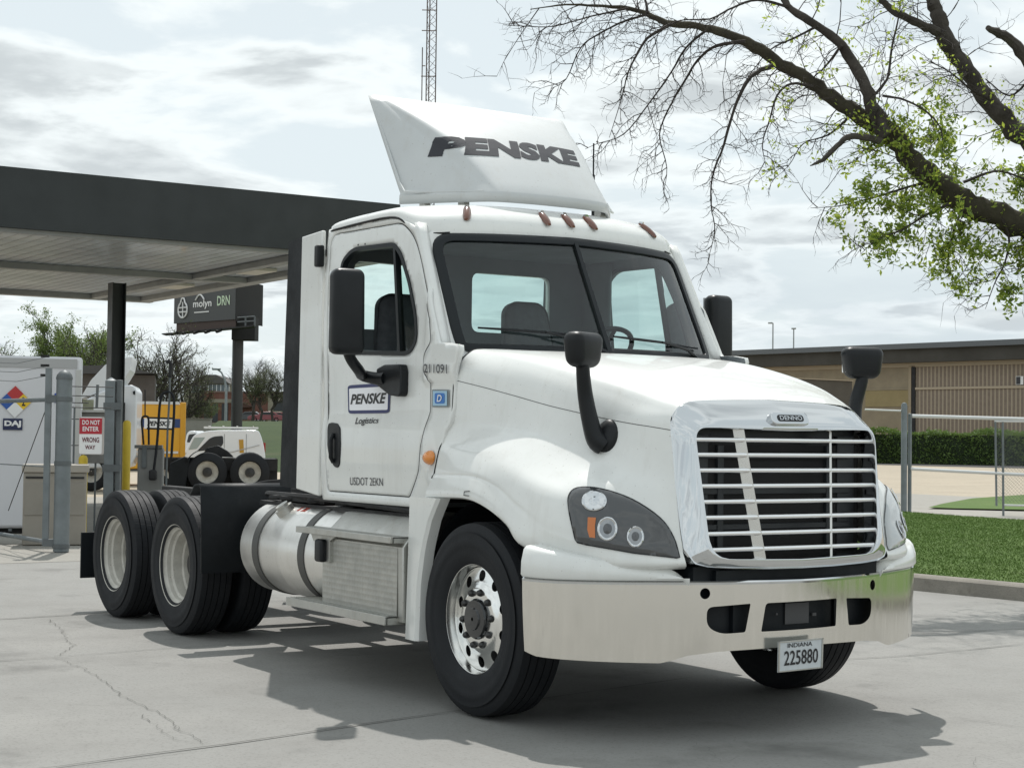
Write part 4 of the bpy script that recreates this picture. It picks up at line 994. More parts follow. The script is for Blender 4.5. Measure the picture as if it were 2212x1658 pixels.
apron = sheet('apron', [(-11.36, -40), (-11.36, 30), (-30, 30), (-30, -40)], -.008, PALE)
# joints and cracks
def crack(pts, wd, jit, sub, name, m, seed=1, par=None, z=.001):
    rnd = random.Random(seed); P = [Vector((g(*p).x, g(*p).y, 0)) for p in pts]; Q = []
    for a, b in zip(P, P[1:]):
        k = max(1, int((b-a).length/sub)); n = Vector((-(b-a).y, (b-a).x, 0)).normalized()
        for i in range(k): Q.append(a.lerp(b, i/k)+n*rnd.gauss(0, jit))
    Q.append(P[-1]); rows = []
    for i, p in enumerate(Q):
        t = (Q[min(i+1, len(Q)-1)]-Q[max(i-1, 0)]).normalized(); n = Vector((-t.y, t.x, 0)); w_ = wd*rnd.uniform(.45, 1.2)*(.3 if i in (0, len(Q)-1) else 1)
        rows.append([(p.x-n.x*w_/2, p.y-n.y*w_/2, z), (p.x+n.x*w_/2, p.y+n.y*w_/2, z)])
    return MB().grid(rows)
CR = mat('crack_dirt', (.09, .088, .08), .95); JT = mat('joint_filler', (.11, .108, .10), .9)
js = MB()
Z3 = lambda x, y: (x*.4993, 1141.4+y*.4993)
for i, (pts, wd, jit) in enumerate([
    ([Z3(-400, 415), Z3(0, 390), Z3(330, 370), Z3(700, 340), Z3(1400, 300)], .016, .002), ([Z3(-300, 585), Z3(0, 570), Z3(250, 554)], .016, .002), ([Z3(250, 552), Z3(730, 515), Z3(1300, 480)], .009, .006),
    ([Z3(-60, 1055), Z3(230, 1030), Z3(620, 975), Z3(980, 930), Z3(1500, 853), Z3(1960, 788), Z3(2300, 740), Z3(3000, 640)], .014, .002), ([Z3(240, 1033), Z3(640, 985), Z3(900, 950)], .008, .002),
    ([(2212, 1390), (1960, 1415), (1780, 1425)], .012, .003), ([(2300, 1352), (2050, 1364), (1990, 1367)], .012, .002), ([(2212, 1570), (2120, 1556), (2060, 1547)], .008, .004)]):
    c_ = crack(pts, wd, jit, .25, 'j', JT, i); js.add(c_.v, c_.f)
struct(js.out('pavement_joints', JT, None, smooth=0))
cs = MB()
for i, (pts, wd) in enumerate([
    ([Z3(215, 390), Z3(250, 425), Z3(290, 465), Z3(290, 490), Z3(325, 500), Z3(285, 530), Z3(240, 555)], .016), ([Z3(240, 555), Z3(330, 590), Z3(410, 630), Z3(480, 680), Z3(560, 740), Z3(640, 770), Z3(700, 800), Z3(760, 860), Z3(830, 890), Z3(880, 930)], .014),
    ([Z3(610, 800), Z3(650, 835)], .02), ([Z3(650, 840), Z3(770, 915), Z3(890, 920)], .008), ([Z3(745, 840), Z3(800, 875)], .008), ([Z3(870, 805), Z3(915, 803)], .02),
    ([(1490, 1595), (1530, 1615), (1556, 1644), (1600, 1632)], .006), ([(1930, 1505), (1990, 1515), (2050, 1510)], .006), ([(2105, 1658), (2104, 1640), (2140, 1628)], .006), ([(1700, 1478), (1860, 1497), (1960, 1513)], .006), ([(960, 1440), (1090, 1425), (1280, 1405), (1560, 1380)], .006)]):
    for rep in range(1):
        c_ = crack(pts, wd*.27, .011, .05, 'c', CR, 50+i*3+rep); cs.add(c_.v, c_.f)
struct(cs.out('pavement_cracks', CR, None, smooth=0))
# kerb, lawn, drive
def offset(line, d):
    o = []
    for i, p in enumerate(line):
        t = (line[min(i+1, len(line)-1)]-line[max(i-1, 0)]).normalized(); n = Vector((-t.y, t.x, 0)); o.append(p+n*d)
    return o
sgn = 1 if (offset(kl, 1)[8]-CAM).length > (kl[8]-CAM).length else -1
rows = []
A0, A1, A2, A3 = kl, offset(kl, .03*sgn), offset(kl, .06*sgn), offset(kl, .17*sgn)
for a, b, c, d in zip(A0, A1, A2, A3): rows.append([(a.x, a.y, -.02), (b.x, b.y, .12), (c.x, c.y, .145), (d.x, d.y, .15), (d.x, d.y, .0)])
struct(MB().grid(rows).out('kerb', KERBM, None))
far = [g(1300, 1085), g(1700, 1105), g(1940, 1117), g(2080, 1128), g(2212, 1137), g(2500, 1160), g(3000, 1190), Vector((34, 24, 0))]
far = [Vector((p.x, p.y, 0)) for p in far]
lawn_poly = [(p.x, p.y) for p in A3]+[(p.x, p.y) for p in far[::-1]]
lawn = sheet('lawn', lawn_poly, .12, LAWN)
isl = [g(2005, 1098), g(2035, 1090), g(2100, 1078), g(2212, 1070), g(2500, 1060), g(2600, 1110), g(2212, 1103), g(2060, 1100)]
sheet('grass_island', [(p.x, p.y) for p in isl], .03, LAWN)
sheet('walkway', [(p.x, p.y) for p in (g(1250, 1060), g(1880, 1093), g(2005, 1099), g(2212, 1104), g(2600, 1112), g(3000, 1195), g(2212, 1140), g(1940, 1119), g(1300, 1090))], .0, PALE)
sheet('far_road', [(p.x, p.y) for p in (g(1500, 990), g(1890, 997), g(2212, 1003), g(2600, 1010), g(2600, 1020), g(2212, 1011), g(1890, 1003), g(1500, 996))], .0, ASPH)
# grass blades
def blades(poly, n, h, z, seed, rngbox=None):
    rnd = random.Random(seed); xs = [p[0] for p in poly]; ys = [p[1] for p in poly]; vs, fs = [], []; c = 0; tries = 0
    while c < n and tries < n*30:
        tries += 1; x = rnd.uniform(min(xs), max(xs)); y = rnd.uniform(min(ys), max(ys))
        q = Vector((x, y, 0))-CAM; dd = q.dot(FW)
        if dd < 5: continue
        px = PW/2+FPX*q.dot(RT)/dd
        if not (1850 < px < 2400) or not inpoly((x, y), poly): continue
        a = rnd.uniform(0, pi); w_ = .005; hh = h*rnd.uniform(.5, 1.3); lx, ly = rnd.gauss(0, .02), rnd.gauss(0, .02); k = len(vs)
        vs += [(x-cos(a)*w_, y-sin(a)*w_, z), (x+cos(a)*w_, y+sin(a)*w_, z), (x+lx, y+ly, z+hh)]; fs.append((k, k+1, k+2)); c += 1
    return vs, fs
GR = mat('grass_blades', (.12, .19, .045), .8, 0, 0, .3, .7, 0, 60, .2, (.085, .15, .03))
vs, fs = blades(lawn_poly, 80000, .022, .12, 3)
gb = mk('grass', vs, fs, GR, None, smooth=0, fix=False); stuff(gb, 'short mown green grass of the verge behind the kerb', 'grass')

# ================================================================ FUEL CANOPY
CFA = mat('dark_green_grey_fascia', (.019, .024, .025), .45, 0, 0, .15, 2)
SOF = mat('glossy_soffit', (.43, .47, .51), .38, 0, .12, .25, .7)
_nt = SOF.node_tree; _tc = N(_nt, 'ShaderNodeTexCoord'); _mp = N(_nt, 'ShaderNodeMapping'); _mp.inputs['Scale'].default_value = (1.2, .35, 1); _nt.links.new(_tc.outputs['Object'], _mp.inputs[0])
_n = N(_nt, 'ShaderNodeTexNoise', inp={'Scale': 1.6, 'Detail': 4, 'Distortion': 1.2}); _nt.links.new(_mp.outputs[0], _n.inputs[0]); _w = N(_nt, 'ShaderNodeTexWave', bands_direction='Y', inp={'Scale': 1.3, 'Distortion': 0}); _nt.links.new(_tc.outputs['Object'], _w.inputs[0]); _pw = N(_nt, 'ShaderNodeMath', operation='POWER', inp={1: 12}); _nt.links.new(_w.outputs[1], _pw.inputs[0]); _ad = N(_nt, 'ShaderNodeMath', operation='ADD'); _nt.links.new(_n.outputs[0], _ad.inputs[0]); _nt.links.new(_pw.outputs[0], _ad.inputs[1]); _b = N(_nt, 'ShaderNodeBump', inp={'Strength': .8, 'Distance': .10}); _nt.links.new(_ad.outputs[0], _b.inputs['Height']); _nt.links.new(_b.outputs[0], _nt.nodes['Principled BSDF'].inputs['Normal'])
BEAM = mat('beige_beam', (.32, .325, .32), .5, 0, 0, .15, 3)
CN = thing('fuel_canopy', 'flat fuel station canopy with a dark fascia and glossy metal underside behind the truck', 'canopy', (-23, 0, 0))
cx = lambda x: x+23
MB().box(cx(-17.42), cx(-17.30), -14, 7.9, 4.50, 5.40).out('front_fascia', CFA, CN)
MB().box(cx(-29.1), cx(-17.42), 7.78, 7.9, 4.60, 5.35).out('side_fascia', CFA, CN)
MB().box(cx(-29.1), cx(-17.42), -14, 7.78, 5.25, 5.33).out('deck', CFA, CN)
MB().box(cx(-29.0), cx(-17.43), -14, 7.78, 4.56, 4.60).out('soffit', SOF, CN)
for a in ((-29.1, -28.85, -14, 7.9), (-17.55, -17.42, -14, 7.9), (-23.15, -22.95, -14, 7.6)): MB().box(cx(a[0]), cx(a[1]), a[2], a[3], 4.44, 4.56).out('beam', BEAM, CN, bev=.01)
for a in ((-28.85, -17.56, 7.6, 7.9), (-28.85, -23.16, 6.45, 6.65), (-22.94, -17.56, 6.45, 6.65)): MB().box(cx(a[0]), cx(a[1]), a[2], a[3], 4.45, 4.56).out('beam', BEAM, CN, bev=.01)
for x, y in ((-21.4, 7.1), (-25.4, 7.1)): MB().box(cx(x-.45), cx(x+.45), y-.22, y+.22, 4.50, 4.56).out('ceiling_light', mat('light_diffuser', (.62, .58, .5), .5), CN, bev=.01)
pb = gp(247, 33.2); pbx, pby = pb.x+23, pb.y
mb = MB(); mb.box(pbx-.14, pbx+.14, pby-.14, pby-.12, 0, 4.44).box(pbx-.14, pbx+.14, pby+.12, pby+.14, 0, 4.44).box(pbx-.02, pbx+.02, pby-.12, pby+.12, 0, 4.44)
mb.out('steel_post', CFA, CN)

# ---------------------------------------------------------------- helper for things built facing us, in metres
class F:
    """local frame: u right, w away, z up, origin on the ground under column px at a depth; yaw turns it"""
    def __init__(s, px, depth, yaw=0): s.px, s.d, s.yaw = px, depth, yaw; s.o = gp(px, depth); s.k = depth/FPX
    def u(s, px): return (px-s.px)*s.k
    def z(s, py, px=None): return CAM.z+(hor(px if px is not None else s.px)-py)*s.k
    def thing(s, name, label, cat, group=None): return thing(name, label, cat, s.o, RZ+s.yaw, group)
    def P(s, pts): return [(s.u(x), s.z(y, x)) for x, y in pts]
def ext(pts, w0_, w1_): return MB().prism(pts, lambda u, v, t: (u, t, v), w0_, w1_)
WH = mat('white_vehicle_paint', (.70, .73, .76), .35, 0, .4, .06, 1)
GLD = mat('dark_vehicle_glass', (.025, .03, .035), .3, 0, 0)
YEL = mat('yellow_paint', (.72, .36, .02), .45, 0, .2, .08, 1.5); YEL2 = mat('bollard_yellow', (.66, .47, .03), .5, 0, 0, .2, 4)
BEI = mat('beige_plastic', (.30, .275, .235), .6, 0, 0, .12, 3)
GLV2 = mat('grey_galvanised_pipe', (.20, .225, .235), .5, .35, 0, .25, 4); GLVD = mat('weathered_galvanised', (.14, .155, .16), .55, .3, 0, .25, 5)
BRICK = mat('red_brick', (.17, .075, .055), .85, 0, 0, .2, .8); TANW = mat('tan_wall', (.30, .27, .21), .85, 0, 0, .2, .5)
# ---- gate post (big pipe), gate, stub post, barbed wire
f = F(137, 20.75)
t = f.thing('gate_post', 'thick grey gate post with a domed cap left of the red and white sign', 'post')
h = f.z(818); mb = MB(); lathe([(0, .096), (h, .096)], 24, 'z', (0, 0, 0), mb=mb); mb.out('pipe', GLV2, t)
mb = MB(); lathe([(h-.01, .10), (h+.01, .102), (h+.05, .092), (h+.09, .06), (h+.11, .01)], 24, 'z', (0, 0, 0), mb=mb); mb.out('cap', GLVD, t)
for y in (862, 1178, 1000):
    mb = MB(); lathe([(f.z(y)-.03, .098), (f.z(y)-.025, .104), (f.z(y)+.025, .104), (f.z(y)+.03, .098)], 24, 'z', (0, 0, 0), mb=mb); mb.out('collar', GLVD, t)
t2 = f.thing('swing_gate', 'galvanised pipe gate with barbed wire hung from the domed gate post', 'gate')
u0 = f.u(103); uL = f.u(-140); wL = 2.0
mb = MB(); mb.box(u0-.035, u0+.035, -.03, .03, .08, f.z(795)); mb.out('gate_upright', GLV2, t2)
for z0 in (f.z(863), f.z(1008), .12): MB().tube([(u0, 0, z0), (uL, wL, z0)], .028 if z0 != f.z(1008) else .008, 8).out('gate_rail', GLV2, t2)
for y in (862, 1172): MB().box(u0-.02, -.06, -.05, .05, f.z(y)-.04, f.z(y)+.05).out('hinge', GLVD, t2)
for y in (770, 790, 811):
    z0 = f.z(y); MB().tube([(u0, 0, z0), (u0*.5+uL*.5, wL*.5, z0-.05), (uL, wL, z0)], .004, 4).out('barbed_wire', GLVD, t2); MB().box(u0-.10, u0, -.02, .02, z0-.012, z0+.018).out('wire_arm', FRAME, t2)
MB().tube([(u0-.03, 0, f.z(885)), (f.u(-20), .8, f.z(1110))], .006, 5).out('brace_cable', FRAME, t2)
f = F(243, 24)
t = f.thing('stub_post', 'square galvanised fence post with a pointed cap in front of the canopy column', 'post')
mb = MB(); hh = f.z(822); mb.box(-.098, .04, -.09, .09, 0, hh); mb.out('post', GLV2, t, bev=.01)
mb = MB(); mb.v = [(-.10, -.09, hh), (.04, -.09, hh), (.04, .09, hh), (-.10, .09, hh), (-.03, 0, hh+.05)]; mb.f = [(0, 1, 4), (1, 2, 4), (2, 3, 4), (3, 0, 4)]; mb.m = [0]*4; mb.out('cap', mat('pale_cap', (.5, .52, .52), .4), t)
MB().box(.055, .13, -.05, .05, 0, f.z(820)).out('side_channel', GLVD, t, bev=.01)
for y in (877, 1010): MB().box(-.115, .15, -.10, -.08, f.z(y)-.05, f.z(y)+.05).out('clamp', GLVD, t)
f = F(200, 23)
t = f.thing('wire_fence', 'strands of barbed wire and thin bars between the two grey posts by the sign', 'fence')
for y, a, b in ((834.6, 150, 232), (854.7, 150, 232), (869.6, 150, 178), (880, 150, 228), (905, 150, 172), (962, 150, 170)): MB().tube([(f.u(a), 0, f.z(y)), (f.u(b), .3, f.z(y))], .007, 4).out('strand', FRAME, t)
MB().tube([(f.u(160), 0, 0), (f.u(160), 0, f.z(880))], .014, 6).out('thin_post', GLVD, t); MB().tube([(f.u(204), .1, f.z(880)), (f.u(205), .1, f.z(830))], .02, 6).out('thin_post', GLVD, t)
# ---- sign
f = F(198, 22.6)
t = f.thing('entry_sign', 'red and white do not enter wrong way sign hung between the grey posts', 'sign')
x0, x1, y0, y1 = f.u(172), f.u(224), f.z(980), f.z(901)
ext(rounded([(x0-.008, y0-.008), (x1+.008, y0-.008), (x1+.008, y1+.008), (x0-.008, y1+.008)], .03), -.008, .0).out('sign_back', mat('sign_edge', (.45, .42, .40), .5), t)
ext(rounded([(x0, y0), (x1-.02, y0), (x1-.02, y1), (x0, y1)], .025), -.012, -.008).out('white_panel', WHITEL, t)
zm = f.z(937); ext([(x0, zm), (x1-.02, zm), (x1-.02, y1-.01), (x0, y1-.01)], -.0145, -.012).out('red_panel', mat('sign_red', (.42, .02, .035), .4), t)
def ltext(name, s_, X0, X1, Y0, Y1, m, par, w_=-.016, bold=.02, **k): return text(name, s_, lambda u, v: (X0+(X1-X0)*u, w_, Y0+(Y1-Y0)*v), m, par, bold=bold, **k)
DRED = mat('dark_red_letters', (.12, .012, .02), .5)
for s_, a, b, c, d, m_ in (('DO NOT', 178, 216, 917, 907, WHITEL), ('ENTER', 179, 214, 931, 921, WHITEL), ('WRONG', 178, 215, 955, 944, DRED), ('WAY', 185, 207, 970, 961, DRED)): ltext('sign_lettering', s_, f.u(a), f.u(b), f.z(c), f.z(d), m_, t)
# ---- grey cabinet behind the sign
f = F(195, 25, yaw=.22)
t = f.thing('equipment_cabinet', 'weathered pale equipment cabinet standing behind the red and white sign', 'cabinet')
MB().box(f.u(161), f.u(232), 0, .5, f.z(1000), f.z(890)).out('cabinet_body', mat('weathered_grey', (.24, .235, .22), .7, 0, 0, .4, 3), t, bev=.01)
MB().box(f.u(158), f.u(235), -.05, .55, f.z(890), f.z(885)).out('cabinet_top', STEPM, t)
for a in (164, 205): MB().box(f.u(a), f.u(a+4), .05, .12, 0, f.z(1000)).out('leg', GLVD, t)
MB().box(f.u(178), f.u(201), -.012, 0, f.z(889.5), f.z(863)).out('label_board', mat('mossy_board', (.35, .36, .25), .8, 0, 0, .4, 9), t)
# ---- yellow guards
for (px, d, yt, lab) in ((181, 24.2, 982, 'short yellow guard post half hidden behind the beige bin'), (274, 27, 907, 'tall yellow guard post to the right of the square fence post')):
    f = F(px, d); t = f.thing('guard_post', lab, 'bollard', 'yellow guard posts by the gate')
    h = f.z(yt); mb = MB(); r_ = .065; lathe([(0, r_), (h-.05, r_), (h-.015, r_*.7), (h, .005)], 20, 'z', (0, 0, 0), mb=mb); mb.out('pipe', YEL2, t)
    mb = MB(); lathe([(0, r_*1.35), (.03, r_*1.35), (.035, r_)], 20, 'z', (0, 0, 0), mb=mb); mb.out('base_ring', GLVD, t)
# ---- beige bin
f = F(120, 21.9, yaw=.24)
t = f.thing('storage_bin', 'beige plastic storage bin standing behind the thick gate post', 'bin')
MB().box(f.u(55), f.u(187), 0, .6, 0, f.z(1020)).out('bin_body', BEI, t, bev=.015)
MB().box(f.u(52), f.u(192), -.03, .63, f.z(1020), f.z(1003)).out('bin_lid', mat('beige_lid', (.36, .33, .285), .55, 0, 0, .1, 3), t, bev=.012)
for a, b in ((60, 100), (138, 182)): MB().box(f.u(a), f.u(b), -.015, 0, f.z(1033), f.z(1029)).out('latch', FRAME, t)
for a, b in ((58, 98), (142, 184)): MB().box(f.u(a), f.u(b), -.012, 0, f.z(1112), f.z(1042)).out('bin_panel', mat('beige_panel', (.27, .25, .215), .6, 0, 0, .12, 4), t, bev=.006)
# ---- white tank enclosure
f = F(176, 24.6, yaw=.27)
t = f.thing('tank_enclosure', 'tall white box enclosure with a hazard diamond and navy label at the left edge', 'container')
zt_, zb_ = f.z(771), f.z(1140)
MB().box(-7, 0, 0, 2.6, zb_, zt_).out('enclosure_body', mat('white_sheet_metal', (.66, .66, .68), .5, 0, 0, .06, 1), t, bev=.05)
MB().box(-7, -.08, -.012, 0, f.z(796), f.z(776)).out('top_band', mat('grey_trim', (.40, .40, .40), .5), t)
MB().box(-.10, -.015, -.02, 0, zb_+.05, f.z(798)).out('corner_post', mat('pale_trim', (.50, .50, .48), .5), t, bev=.006)
MB().box(-7, -.02, .10, 2.5, 0, zb_).out('plinth', GAP, t)
for i in range(34): MB().box(-7+i*.2, -6.95+i*.2, .0, .03, .03, zb_).out('grille_slat', GLVD, t)
def tq(px, py): return ((px-176)*f.k+.07, f.z(py, px)+ .0)
cdx, cdz = tq(27, 868); R_ = 34*f.k
for dx, dz, m_ in ((0, .5, mat('hazard_red', (.45, .03, .03), .4)), (-.5, 0, mat('hazard_blue', (.02, .09, .35), .4)), (.5, 0, mat('hazard_yellow', (.75, .5, .02), .4)), (0, -.5, WHITEL)):
    ax_, az_ = cdx+dx*R_, cdz+dz*R_; q = R_*.5
    ext([(ax_, az_-q), (ax_+q, az_), (ax_, az_+q), (ax_-q, az_)], -.018, -.012).out('hazard_diamond', m_, t)
ltext('diamond_number', '2', cdx+R_*.4, cdx+R_*.62, cdz-.06, cdz+.07, BLACKL, t, -.02)
ax_, az_ = tq(118, 858); ext([(ax_-.07, az_-.08), (ax_+.06, az_-.08), (ax_+.06, az_+.12), (ax_-.07, az_+.05)], -.018, -.012).out('blue_placard', mat('placard_blue', (.01, .06, .35), .4), t)
a, b = tq(3, 928), tq(43, 904); MB().box(a[0], b[0], -.018, -.012, a[1], b[1]).out('navy_label', mat('navy_panel', (.012, .02, .07), .5), t)
ltext('label_lettering', 'DAJ', a[0]+.02, b[0]-.02, a[1]+.035, b[1]-.03, WHITEL, t, -.021, bold=.05)

# ================================================================ VEHICLES BEHIND
def side_wheel(par, u, z, r, w_, rim=RIMW, y=0, nm='wheel'):
    mb = MB(); lathe([(0, r*.56), (-w_*.1, r*.62), (-.02, r*.9), (.02, r), (w_, r), (w_, r*.5)], 28, 'y', (u, y, z), mb=mb); wheel = mb.out(nm, RUB, par)
    mb = MB(); lathe([(-.005, r*.58), (.02, r*.55), (.10, r*.50), (.13, r*.24)], 24, 'y', (u, y, z), mb=mb); mb.out('rim', rim, wheel)
    mb = MB(); lathe([(.13, r*.25), (.06, r*.22), (.05, r*.02)], 16, 'y', (u, y, z), mb=mb); mb.out('hub', NUT, wheel); return wheel
f = F(448, 42.5, yaw=.16)
t = f.thing('parked_semi', 'white cab semi truck without trailer parked beyond the gate, bare rear wheels showing', 'truck')
for px in (448.9, 540): side_wheel(t, f.u(px), .50, .50, .55)
for px in (448.9, 540): side_wheel(t, f.u(px), .50, .50, .55, y=1.75)
side_wheel(t, f.u(205), .50, .50, .3); 
ext(rounded(f.P([(366, 1062), (366, 1000), (420, 990), (600, 992), (600, 1040), (580, 1062)]), .05), .45, 1.6).out('axle_box', FRAME, t)
MB().box(f.u(300), f.u(600), .3, .42, .55, .85).box(f.u(300), f.u(600), 1.85, 1.97, .55, .85).box(f.u(300), f.u(590), .42, 1.85, .6, .7).out('chassis_frame', FRAME, t)
for px in (449,):
    mb = MB(); rws = []
    for a in np.linspace(pi*.55, pi*.86, 7): rws.append([(f.u(px)+cos(a)*.60, y, .50+sin(a)*.60) for y in (-.05, .5)])
    mb.grid(rws).out('mudguard', FLAP, t).modifiers.new('t', 'SOLIDIFY').thickness = .02
ext(f.P([(370, 1000), (400, 985), (412, 990), (404, 1052), (366, 1060)]), .0, .5).out('side_box', FLAP, t, bev=.02)
ext(rounded(f.P([(436, 985), (446, 968), (470, 962), (492, 975), (505, 988)]), .03), .5, 1.6).out('fifth_wheel', FRAME, t)
cb = [(180, 1010), (180, 905), (184, 868), (225, 845), (262, 832), (290, 832), (298, 845), (298, 985), (285, 1010)]
ext(rounded(f.P(cb), .06), 0, 2.3).out('cab', WH, t, bev=.04)
ext(rounded(f.P([(178, 862), (200, 822), (228, 790), (245, 778), (286, 771), (281, 800), (262, 832), (225, 846)]), .03), .1, 2.2).out('roof_fairing', WH, t, bev=.03)
ext(rounded(f.P([(232, 905), (232, 862), (262, 850), (264, 905)]), .05), -.01, .0).out('side_window', GLD, t)
ext(rounded(f.P([(265, 880), (267, 868), (274, 870), (274, 912), (270, 920), (266, 915)]), .02), -.25, -.05).out('door_mirror', BLKP, t)
ext(f.P([(289, 846), (294, 844), (294, 853), (290, 852)]), -.03, 0).out('corner_bracket', BLKP, t)
# ---- yellow box truck
f = F(350, 47, yaw=.22)
t = f.thing('box_truck', 'yellow box truck with a blue and white lettered stripe parked beyond the semi', 'truck')
ext(f.P([(225, 1012), (225, 872), (398, 872), (398, 1000), (390, 1012)]), 0, 2.3).out('cargo_box', YEL, t, bev=.03)
MB().box(f.u(225), f.u(386), -.02, 2.3, f.z(873), f.z(867)).out('roof_rail', mat('pale_rail', (.62, .62, .6), .5), t)
MB().box(f.u(388), f.u(400), -.03, .25, f.z(1002), f.z(868)).out('corner_post', mat('ochre_post', (.60, .30, .02), .5), t, bev=.02)
MB().box(f.u(225), f.u(385), -.03, 0, f.z(979), f.z(974)).out('side_moulding', mat('pale_rail', (.62, .62, .6), .5), t)
BLU = mat('stripe_blue', (.03, .06, .17), .4)
MB().box(f.u(225), f.u(388), -.012, 0, f.z(923), f.z(904)).out('blue_stripe', BLU, t); MB().box(f.u(312), f.u(372), -.018, -.012, f.z(926), f.z(903)).out('white_stripe', WHITEL, t)
ltext('stripe_lettering', 'PENSKE', f.u(318), f.u(368), f.z(920), f.z(909), BLACKL, t, -.02, bold=.04, shear=.3)
for px in (250, 372): side_wheel(t, f.u(px), .45, .45, .3, y=.05)
MB().box(f.u(225), f.u(385), .4, .5, .6, .85).out('chassis_frame', FRAME, t)
# ---- white van
f = F(480, 54, yaw=.15)
t = f.thing('cargo_van', 'small white cargo van with roof rack and dark side window parked beside the yellow truck', 'van')
Z6 = lambda pts: [(265+.1599*x, 824.8+.1599*y) for x, y in pts]
van = rounded(f.P(Z6([(790, 1120), (785, 990), (800, 950), (860, 925), (955, 740), (990, 705), (1130, 660), (1300, 650), (1830, 650), (1870, 740), (1905, 870), (1925, 1000), (1925, 1130)])), [.03, .08, .1, .1, .05, .1, .2, .1, .1, .1, .1, .05, .05], 4)
ext(van, 0, 1.7).out('van_body', WH, t, bev=.06)
ext(rounded(f.P(Z6([(1010, 935), (1100, 840), (1180, 760), (1240, 735), (1355, 725), (1362, 830), (1320, 890), (1240, 910)])), .05), -.012, .0).out('side_window', GLD, t)
ext(rounded(f.P(Z6([(975, 750), (1120, 745), (1010, 900), (900, 915)])), .03), -.010, .0).out('windshield', mat('pale_reflecting_glass', (.30, .36, .36), .15), t)
ext(rounded(f.P(Z6([(800, 985), (850, 950), (880, 955), (860, 985)])), .02), -.012, .0).out('headlamp', HLC, t)
for xx in (1372, 1665): ext(f.P(Z6([(xx, 700), (xx+5, 700), (xx+5, 1000), (xx, 1000)])), -.008, 0).out('door_seam', GLVD, t)
ext(f.P(Z6([(1568, 778), (1628, 775), (1638, 955), (1582, 958)])), -.012, .0).out('ochre_label', mat('ochre_label', (.42, .24, .03), .6), t)
for w_ in (.25, 1.45): MB().box(f.u(440), f.u(557), w_-.02, w_+.02, f.z(925), f.z(921)).out('roof_rack_rail', mat('pale_rail', (.62, .62, .6), .5), t)
for px in (450, 480, 510, 545): MB().box(f.u(px), f.u(px+2.5), .2, 1.5, f.z(922), f.z(919)).out('roof_rack_bar', mat('pale_rail', (.62, .62, .6), .5), t)
side_wheel(t, f.u(417), .31, .31, .25, ALU); side_wheel(t, f.u(545), .31, .31, .25, ALU)
MB().box(f.u(568), f.u(573), .1, .25, f.z(975), f.z(955)).out('tail_lamp', mat('tail_red', (.3, .02, .02), .3), t)
MB().tube([(f.u(445), -.02, f.z(975)), (f.u(500), -.02, f.z(976)), (f.u(560), -.02, f.z(960))], .012, 4).out('body_crease', mat('crease_grey', (.4, .4, .4), .5), t)
f = F(404, 62)
t = f.thing('white_car', 'white car nose showing between the yellow truck and the van', 'car')
ext(rounded(f.P([(385, 985), (385, 966), (400, 958), (402, 938), (408, 930), (425, 930), (430, 985)]), .12), 0, 1.7).out('car_body', WH, t, bev=.05)
ext(rounded(f.P([(404, 955), (408, 938), (424, 936), (424, 955)]), .05), -.015, 0).out('side_window', GLD, t)
side_wheel(t, f.u(398), .31, .31, .25)
# ---- fuel hose station
f = F(330, 25.8, yaw=.15)
t = f.thing('hose_station', 'grey cabinet with tall black looped hoses behind the rear wheels', 'hose stand')
MB().box(f.u(299), f.u(353), 0, .35, .0, f.z(968)).out('cabinet', mat('grey_cabinet', (.20, .20, .19), .55, 0, 0, .15, 3), t, bev=.02)
MB().box(f.u(308), f.u(318), -.03, 0, f.z(1010), f.z(962)).out('cabinet_door', GLVD, t, bev=.004)
MB().box(f.u(292), f.u(350), -.02, .37, f.z(968), f.z(961)).out('cabinet_top', mat('worn_steel', (.17, .17, .16), .5, .3, 0, .3, 5), t, bev=.006)
def hose(pts, r=.02, nm='hose', m=RUB): MB().tube([(f.u(x), -.1, f.z(y)) for x, y in pts], r, 8).out(nm, m, t)
hose(cr([(333, 1028), (340, 960), (343, 900), (345, 870), (349, 852), (358, 846), (368, 848), (374, 860), (375, 890), (373, 940), (371, 990)], 3))
hose(cr([(312, 960), (309, 930), (307, 912), (309, 901), (316, 899), (321, 903), (322, 925), (323, 960)], 3), .016)
hose([(318, 902), (373, 903)], .014, 'hanger_bar', FRAME); hose([(318, 925), (373, 926)], .014, 'hanger_bar', FRAME); hose([(313, 842), (314, 900)], .01, 'thin_rod', FRAME)
hose([(365, 786), (365, 850), (362, 930), (361, 1050)], .016, 'mast', GLVD); hose([(356, 783), (362, 780), (367, 786), (366, 800), (365, 815)], .03, 'mast_head', FRAME)
rbox('valve', .12, .12, .16, .03, FRAME, t, (f.u(333), -.12, f.z(1025)))

# ================================================================ BILLBOARD, TOWER, LAMPS
f = F(512, 93)
t = f.thing('billboard', 'dark grey roadside billboard with white logos on a single thick pole', 'billboard')
BB = mat('billboard_grey', (.052, .056, .058), .5); BRN = mat('brown_apron', (.06, .04, .034), .7)
ul, ur = -4.47, f.u(504); zB = f.z(689); zT = f.z(608); wl = 4.2
mp = lambda u, v, o=0: (ul+(ur-ul)*u, wl*(1-u)+o, zB+(zT-zB)*v)
mb = MB().prism([(0, 0), (1, 0), (1, 1), (0, 1)], lambda u, v, t_: mp(u, v, t_), -.0, .3); mb.out('board', BB, t)
MB().prism([(0, 0), (1, 0), (1, 1), (0, 1)], lambda u, v, t_: (ur+.02+u*.86, v*0+.0+u*4+t_, zB-.1+(zT-zB+.3)*v), 0, .3).out('rear_board', GAP, t)
MB().prism([(.04, -.26), (1, -.23), (1, 0), (.04, 0)], lambda u, v, t_: mp(u, v, t_), .1, .3).out('apron', BRN, t)
